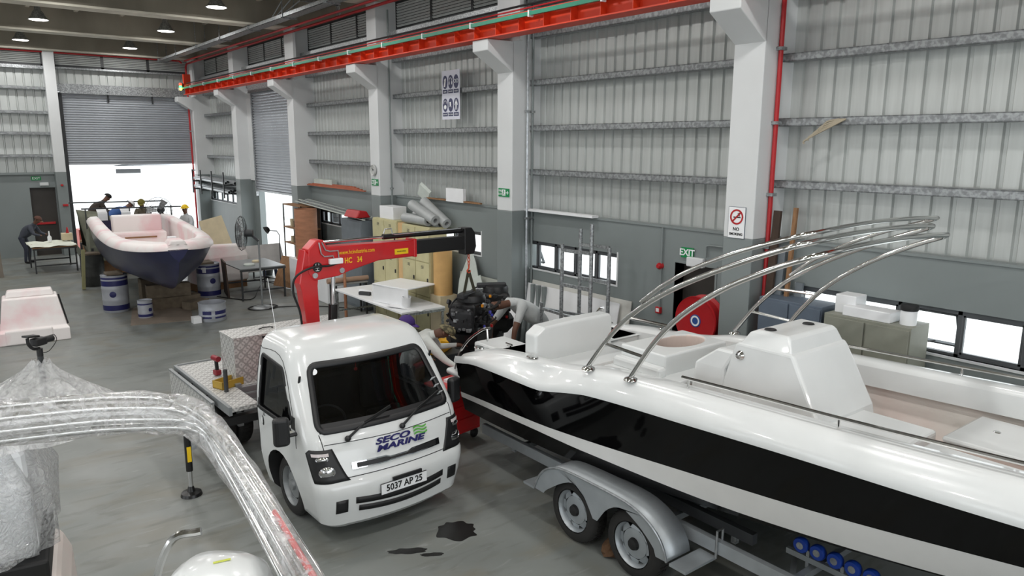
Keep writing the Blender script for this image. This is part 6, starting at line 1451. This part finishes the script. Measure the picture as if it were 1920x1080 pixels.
    for k in (-1, 1):
        MB().ball(hd+right*k*.036+face*.088+hu*.015, .012, 8).build('eye', m_signwhite, ob, smooth=True)
        MB().ball(hd+right*k*.098+hu*.0, .026, 8, (.5, 1, 1.2)).build('ear', m_skin, ob, smooth=True)
    MB().bar(hd+right*.025+face*.092-hu*.055, hd-right*.025+face*.092-hu*.055, .012, .01).build('mouth', mat('lips', sr(110, 60, 56), .5), ob)
    def dome(r, h0, m, name, n=18):
        pr_ = [(r*math.cos(a), h0+r*.95*math.sin(a)) for a in [PI/2*i/7 for i in range(8)]]
        M = Matrix(((right.x, face.x, hu.x, hd.x), (right.y, face.y, hu.y, hd.y), (right.z, face.z, hu.z, hd.z), (0, 0, 0, 1)))
        return MB().lathe([(max(q, .001), z) for q, z in pr_], n, M @ Matrix.Diagonal((.95, 1.08, 1, 1))).build(name, m, ob, smooth=True, solid=.006), M
    if hat is None: dome(.112, .025, m_hair, 'hair')
    else:
        kind, hm, hm2 = hat
        d_, M = dome(.118, .035, hm, 'cap' if kind == 'cap' else 'helmet')
        if kind == 'cap':
            rows = []
            for i in range(7):
                a = R(-60+20*i); rows.append([M @ V((.108*math.sin(a), .118*math.cos(a), .045)), M @ V((.1*math.sin(a), .118*math.cos(a)+.085*math.cos(a*1.2)**.5 if math.cos(a*1.2) > 0 else .118*math.cos(a), .03))])
            MB().loft(rows).build('cap_peak', hm2, ob, smooth=True, solid=.006)
            MB().ball(M @ V((0, 0, .152)), .01, 8).build('cap_button', hm2, ob)
        else:
            MB().lathe([(.115, .03), (.14, .03), (.145, .036), (.115, .045)], 20, M @ Matrix.Diagonal((.97, 1.12, 1, 1))).build('helmet_brim', hm, ob, smooth=True)
    return ob
C = lambda *c, **k: mat('cloth_%d_%d_%d' % c, sr(*c), .85, var=.06, scale=6, bump=.5, bscale=14)
blk = C(20, 20, 22)
person('bent worker in grey T-shirt leaning over the rear engine', dict(pelvis=(7.86, 9.3, 1.1), chest=(7.3, 9.36, 1.48), head=(6.98, 9.42, 1.46), face=(-.75, .1, -.6), side=(.15, -1, 0), elbowL=(7.08, 9.72, 1.05), handL=(7.05, 9.68, .85), elbowR=(7.12, 9.12, 1.08), handR=(7.06, 9.1, .82), kneeL=(7.62, 9.5, .52), footL=(7.74, 9.52, 0), kneeR=(7.66, 9.15, .52), footR=(7.8, 9.12, 0), toe=(-1, .1, 0)), dict(shirt=C(196, 200, 200), trousers=blk, shoes=blk), long_sleeve=False)
person('worker in white long-sleeved shirt and camouflage cap bending beside truck', dict(pelvis=(5.04, 8.98, 1.02), chest=(5.26, 8.72, 1.36), head=(5.44, 8.6, 1.43), face=(.62, -.35, -.6), side=(-.55, -.7, 0), elbowL=(5.55, 8.9, 1.12), handL=(5.82, 8.75, 1.14), elbowR=(5.36, 8.42, 1.05), handR=(5.52, 8.3, .93), kneeL=(5.12, 9.1, .5), footL=(4.98, 9.15, 0), kneeR=(5.02, 8.78, .5), footR=(4.88, 8.82, 0), toe=(.8, -.4, 0)), dict(shirt=C(226, 230, 226), trousers=C(48, 52, 62), shoes=blk), hat=('cap', mat('camouflage', sr(120, 112, 84), .85, col2=sr(66, 62, 46), scale=22, lo=.45, hi=.55), mat('khaki_peak', sr(170, 156, 122), .85)))
person('crouching worker in purple cap behind the truck roof', dict(pelvis=(5.1, 9.75, .52), chest=(5.25, 9.62, 1.02), head=(5.36, 9.52, 1.36), face=(.8, -.5, -.35), side=(-.5, -.8, 0), elbowL=(5.5, 9.75, .75), handL=(5.65, 9.55, .85), elbowR=(5.38, 9.35, .72), handR=(5.6, 9.3, .8), kneeL=(5.42, 9.85, .55), footL=(5.25, 9.95, 0), kneeR=(5.4, 9.5, .55), footR=(5.2, 9.45, 0), toe=(.8, -.4, 0)), dict(shirt=C(170, 40, 46), trousers=C(50, 54, 66), shoes=blk), hat=('cap', C(66, 44, 110), C(88, 60, 140)))
def far_person(label, x, y, z0, lean, az, cols, hat=None, hands=.95, h=1.0):
    """standing figure bending forward by lean degrees towards azimuth az"""
    f = V((math.sin(R(az)), math.cos(R(az)), 0)); sd = V((f.y, -f.x, 0)); l = R(lean); b = V((x, y, z0)); up_ = V((0, 0, 1))
    pel = b+up_*.93*h-f*.12*math.sin(l); che = pel+(f*math.sin(l)+up_*math.cos(l))*.5; hd = che+(f*math.sin(l*.8)+up_*math.cos(l*.8))*.26
    J = dict(pelvis=pel, chest=che, head=hd, face=f*math.cos(l*.7)-up_*math.sin(l*.7), side=sd, toe=f)
    for k, s_ in ((-1, 'L'), (1, 'R')):
        J['elbow'+s_] = che+sd*k*.24+f*.1-up_*.25; J['hand'+s_] = che+sd*k*.18+f*.34-up_*(.32 if lean > 20 else .2); J['knee'+s_] = b+sd*k*.12+up_*.5*h+f*.05; J['foot'+s_] = b+sd*k*.13
    return person(label, J, cols, hat=hat, fingers=False)
grey = C(70, 74, 84)
far_person('worker in dark grey overalls with orange collar bending at far left', 2.2, 29.75, 0, 48, 120, dict(shirt=grey, trousers=C(52, 56, 70), shoes=blk), ('cap', C(90, 60, 50), C(120, 80, 60)))
far_person('blue-shirted worker leaning into the grey mould', 4.3, 26.2, .85, 70, 80, dict(shirt=C(60, 92, 150), trousers=C(96, 94, 86), shoes=blk), ('helmet', m_plasticwhite, None))
far_person('dark-clothed worker bending at the left inside the mould', 3.95, 27.5, .85, 52, 95, dict(shirt=C(66, 58, 52), trousers=grey, shoes=blk), None)
far_person('worker in brown shirt bending near the middle of the mould', 5.3, 26.5, .6, 40, 200, dict(shirt=C(112, 104, 90), trousers=C(84, 80, 74), shoes=blk), ('cap', C(108, 100, 40), C(108, 100, 40)))
far_person('standing worker in yellow helmet and pale shirt by second fan', 6.6, 26.4, .2, 10, 230, dict(shirt=C(186, 188, 190), trousers=C(120, 122, 124), shoes=blk), ('helmet', m_yellow, None))
wpf = empty('work_platform', (5.2, 27, 0), 0, 'stepped wooden staging under the workers at the mould', 'platform')
MB().box(.85, 1.8, -1.5, 1.2, 0, .2).build('low_step', m_wood, wpf); MB().box(-.4, .85, -1.2, 1.2, 0, .6).build('middle_step', m_wood, wpf); MB().box(-1.6, -.4, -1.2, 1.2, 0, .85).build('high_step', m_wood, wpf)
sp_ = person('seated worker in jeans behind the white sheet, legs showing', dict(pelvis=(7.9, 22.7, .46), chest=(7.85, 22.45, .78), head=(7.8, 22.25, .92), face=(-.4, -.8, -.3), side=(.9, -.4, 0), elbowL=(7.6, 22.3, .62), handL=(7.6, 22.1, .5), elbowR=(8.05, 22.2, .62), handR=(7.9, 22.0, .5), kneeL=(7.65, 22.25, .52), footL=(7.62, 22.15, 0), kneeR=(7.95, 22.15, .52), footR=(7.95, 22.05, 0), toe=(.5, -.8, 0)), dict(shirt=C(210, 210, 210), trousers=C(44, 56, 84), shoes=blk), fingers=False)
tag(MB().lathe([(.001, .36), (.17, .36), (.18, .33), (.12, .0), (.001, 0)], 16, Matrix.Translation((7.92, 22.65, 0))).build('stool', m_olddrum, smooth=True), 'round stool under the seated worker', 'stool')
# ================================================================ wrapped boat fittings in the foreground
def film_mat(name, dens=.4, bump=.8, bscale=9):
    m = bpy.data.materials.new(name); m.use_nodes = True; nt = m.node_tree; nt.nodes.remove(nt.nodes['Principled BSDF']); L = nt.links.new; out = nt.nodes['Material Output']
    tc = nt.nodes.new('ShaderNodeTexCoord')
    n = nt.nodes.new('ShaderNodeTexNoise'); n.inputs['Scale'].default_value = bscale; n.inputs['Detail'].default_value = 7; n.inputs['Distortion'].default_value = 2.5; L(tc.outputs['Object'], n.inputs[0])
    bp = nt.nodes.new('ShaderNodeBump'); bp.inputs['Strength'].default_value = bump; bp.inputs['Distance'].default_value = .03; L(n.outputs[0], bp.inputs['Height'])
    tr = nt.nodes.new('ShaderNodeBsdfTransparent'); di = nt.nodes.new('ShaderNodeBsdfDiffuse'); di.inputs[0].default_value = (.96, .97, .98, 1); tl_ = nt.nodes.new('ShaderNodeBsdfTranslucent'); tl_.inputs[0].default_value = (.97, .98, .98, 1)
    gl = nt.nodes.new('ShaderNodeBsdfGlossy'); gl.inputs['Roughness'].default_value = .14; L(bp.outputs[0], gl.inputs['Normal']); L(bp.outputs[0], di.inputs['Normal'])
    m1 = nt.nodes.new('ShaderNodeMixShader'); m1.inputs[0].default_value = .4; L(di.outputs[0], m1.inputs[1]); L(tl_.outputs[0], m1.inputs[2])
    cr = nt.nodes.new('ShaderNodeValToRGB'); cr.color_ramp.elements[0].position = .35; cr.color_ramp.elements[1].position = .75; v0, v1 = max(0, dens-.2), min(1, dens+.25); cr.color_ramp.elements[0].color = (v0, v0, v0, 1); cr.color_ramp.elements[1].color = (v1, v1, v1, 1); L(n.outputs[0], cr.inputs[0])
    m2 = nt.nodes.new('ShaderNodeMixShader'); L(cr.outputs[0], m2.inputs[0]); L(tr.outputs[0], m2.inputs[1]); L(m1.outputs[0], m2.inputs[2])
    lw = nt.nodes.new('ShaderNodeLayerWeight'); lw.inputs[0].default_value = .35; L(bp.outputs[0], lw.inputs['Normal'])
    ad = nt.nodes.new('ShaderNodeMath'); ad.operation = 'MULTIPLY_ADD'; ad.inputs[1].default_value = .4; ad.inputs[2].default_value = .12; ad.use_clamp = True; L(lw.outputs['Fresnel'], ad.inputs[0])
    m3 = nt.nodes.new('ShaderNodeMixShader'); L(ad.outputs[0], m3.inputs[0]); L(m2.outputs[0], m3.inputs[1]); L(gl.outputs[0], m3.inputs[2]); L(m3.outputs[0], out.inputs[0])
    return m
m_film = film_mat('clear_wrap', .26, .5, 9); m_film2 = film_mat('cloudy_sheet', .5, 1.0, 13); m_film3 = film_mat('crumpled_wrap', .42, 1.0, 15)
# arch of the boat below the picture: cross tubes then legs leaning back towards the viewer
FA = empty('wrapped_arch', (1.0, 3.0, 1.8), 0, 'stainless boat arch wrapped in clear plastic, in the foreground', 'arch')
FO = V((1.0, 3.0, 1.8))
def fa(off, dz, dy):
    path = [(-2.2, 4.2+dy, 2.72+dz), (-.6, 4.2+dy, 2.70+dz), (.3, 4.2+dy, 2.64+dz), (.75, 4.18+dy, 2.58+dz), (.98-off*.5, 4.1+dy*.8, 2.52+dz), (1.06+off*.2, 3.9+dy*.5, 2.40+dz), (1.11+off*.6, 3.6+dy*.3, 2.23+dz*.8), (1.16+off, 3.1, 1.97+dz*.5), (1.2+off, 2.8, 1.8+dz*.4)]
    return [p-FO for p in curve_pts(path, 6)]
for off, dz, dy in ((-.05, -.075, .0), (.0, -.02, -.02), (.03, .03, .03), (.07, .075, .08)): MB().tube(fa(off, dz, dy), .022, 10).build('arch_tube', m_inox, FA, smooth=True)
c0 = fa(.01, .0, .02); rs = []
wrap = MB(); secs = []
for i, p in enumerate(c0):
    d = (c0[min(i+1, len(c0)-1)]-c0[max(i-1, 0)]).normalized(); u = V((0, 0, 1))-d*d.z; u.normalize(); s = d.cross(u)
    ring_ = []
    for k in range(18):
        a = 2*PI*k/18; w = 1+.06*math.sin(3*a+i*.9)+.04*math.sin(5*a+i*1.7); ring_.append(p+s*math.cos(a)*.075*w+u*math.sin(a)*.115*w)
    secs.append(ring_+[ring_[0]])
wrap.loft(secs).build('plastic_wrap', m_film, FA, smooth=True, angle=180)
# red strap inside the wrap low on the leg
MB().tube([p+V((.03, 0, .05)) for p in c0[-11:-1]], .014, 6).build('red_strap', mat('strap_red', sr(206, 44, 44), .6), FA, smooth=True)
# hull of that boat below the frame
FH = empty('foreground_boat', (-.2, 0, 0), 0, 'white boat hull mostly below the picture, carrying wrapped arch', 'boat')
hsec = []
for y, b, zk_ in ((-5, .05, 1.5), (-4, .8, .8), (-2.5, 1.25, .5), (0, 1.4, .45), (2.9, 1.4, .45)):
    hsec.append([V((-b, y, 1.72)), V((-b*.9, y, .9)), V((0, y, zk_)), V((b*.9, y, .9)), V((b, y, 1.72))])
MB().loft(hsec, cap1=True).build('hull', m_gel, FH, smooth=True)
MB().loft([[V((q[0].x, q[0].y, 1.72)), V((q[4].x, q[4].y, 1.72))] for q in hsec]).build('deck', m_gel, FH, solid=.04)
MB().box(-.9, .9, -2.5, 2.6, .0, .55).build('cradle', m_dark, FH)
for s in (-1, 1): MB().box(s*1.0-.25, s*1.0+.25, 2.85, 3.75, .95, 1.06).build('swim_platform', m_gel, FH, bevel=.03)
# white engine cover with stainless grab tube at bottom edge
WC = empty('white_engine_cover', (.88, 3.46, 1.07), R(-40), 'rounded white cover with grab tube at the bottom edge', 'cover')
def blob(k, z, dx=0): return [V((dx+k*.26*math.copysign(abs(math.cos(a))**.7, math.cos(a)), k*.2*math.copysign(abs(math.sin(a))**.7, math.sin(a)), z)) for a in [2*PI*i/24 for i in range(24)]]
MB().loft([blob(.8, 0), blob(.95, .3), blob(1, .6), blob(.97, .8), blob(.85, .88), blob(.6, .93), blob(.2, .95)], closed=True, cap0=True, cap1=True).build('shell', m_gel, WC, smooth=True)
MB().tube(curve_pts([(-.34, .02, .2), (-.36, .05, .7), (-.28, .1, .98), (-.14, .14, 1.02)], 6), .02, 8).build('grab_tube', m_inox, WC, smooth=True)
MB().box(-.03, .05, -.006, .006, .0, .004).build('tape_mark', mat('tape_lime', sr(206, 214, 90), .6), WC, loc=(.02, -.02, .953), rot=(0, 0, .5))
# plastic tent over a pole with a gimbal camera on it
TN = empty('plastic_tent', (.26, 5.6, 0), 0, 'clear plastic sheet draped like a tent behind the wrapped arch', 'plastic sheet')
ap = V((.16, .0, 2.60)); secs = []
rr = random.Random(5)
for j in range(14):
    t = j/13; row = []
    for k in range(41):
        a = 2*PI*k/40; rad = .045+.6*t**1.25+.1*t; w = 1+.10*math.sin(7*a+2)*t+.06*math.sin(13*a)*t
        x = ap.x+math.cos(a)*rad*w*1.05-.16*t; y = ap.y+math.sin(a)*rad*w*.6+.1*t; z = ap.z-.44*t**.85-.1*max(0, t-.6)+.015*math.sin(9*a+5*t)
        row.append(V((x, y, z)))
    secs.append(row)
MB().loft(secs).build('sheet', m_film2, TN, smooth=True, angle=180)
MB().cyl((.16, 0, 2.2), (.16, 0, 2.64), .018, 8).build('pole', m_dark, TN)
GM = empty('gimbal_camera', (.42, 5.6, 2.63), R(35), 'small black gimbal camera on top of the plastic tent', 'camera')
MB().cyl((0, 0, 0), (0, 0, .06), .022, 10).build('handle', m_black, GM); MB().tube(curve_pts([(0, 0, .06), (-.05, 0, .07), (-.085, 0, .11), (-.09, 0, .16)], 4), .012, 8).build('gimbal_arm', m_black, GM, smooth=True)
MB().box(-.05, .05, -.035, .035, .085, .145).build('camera_body', m_black, GM, bevel=.01); MB().cyl((.05, 0, .115), (.12, 0, .115), .026, 14).build('lens', m_black, GM, smooth=True)
MB().box(-.12, -.02, -.02, .05, .15, .165).build('monitor', m_black, GM, bevel=.004, rot=(0, R(8), 0))
MB().tube(curve_pts([(.1, .02, .12), (.16, .03, .13), (.17, .02, .08), (.08, 0, .02), (.02, 0, .02)], 5), .003, 5).build('cable', m_black, GM)
# wrapped console below, on a beige moulding
WB = empty('wrapped_console', (-.1, 5.75, 0), R(-8), 'white console wrapped in crumpled clear plastic at left', 'console')
MB().loft([rc_(-.42, .42, -.35, .35, 1.35), rc_(-.42, .42, -.35, .35, 1.5), rc_(-.4, .4, -.33, .33, 2.05), rc_(-.3, .3, -.25, .25, 2.25)], closed=True, cap0=True, cap1=True).build('console_body', m_plasticwhite, WB, bevel=.06)
MB().box(-.46, .47, -.42, .42, 1.18, 1.36).build('black_rim', m_black, WB, bevel=.02)
MB().loft([rc_(-.55, .6, -.5, .5, 0), rc_(-.55, .56, -.52, .5, 1.0), rc_(-.5, .5, -.46, .46, 1.18)], closed=True, cap0=True, cap1=True).build('base_moulding', m_liner, WB, bevel=.05)
secs = []
for j in range(12):
    t = j/11; z = lerp(2.32, 1.38, t**.9); row = []
    for k in range(49):
        a = 2*PI*k/48; q = .3+.22*min(1, t*2.2); w = 1+.05*math.sin(6*a+3*t)+.05*math.sin(11*a-2*t)+.06*t*math.sin(4*a)
        row.append(V((q*w*math.copysign(abs(math.cos(a))**.6, math.cos(a)), q*.85*w*math.copysign(abs(math.sin(a))**.6, math.sin(a)), z+.02*math.sin(5*a+t*7))))
    secs.append(row)
MB().loft(secs, cap0=True).build('plastic_wrap', m_film3, WB, smooth=True, angle=180)
MB().bar((.42, -.52, 1.3), (.46, -.56, .3), .03, .006).build('lime_strap', mat('strap_lime', sr(196, 206, 40), .6), WB)

GM.scale = (.85,)*3
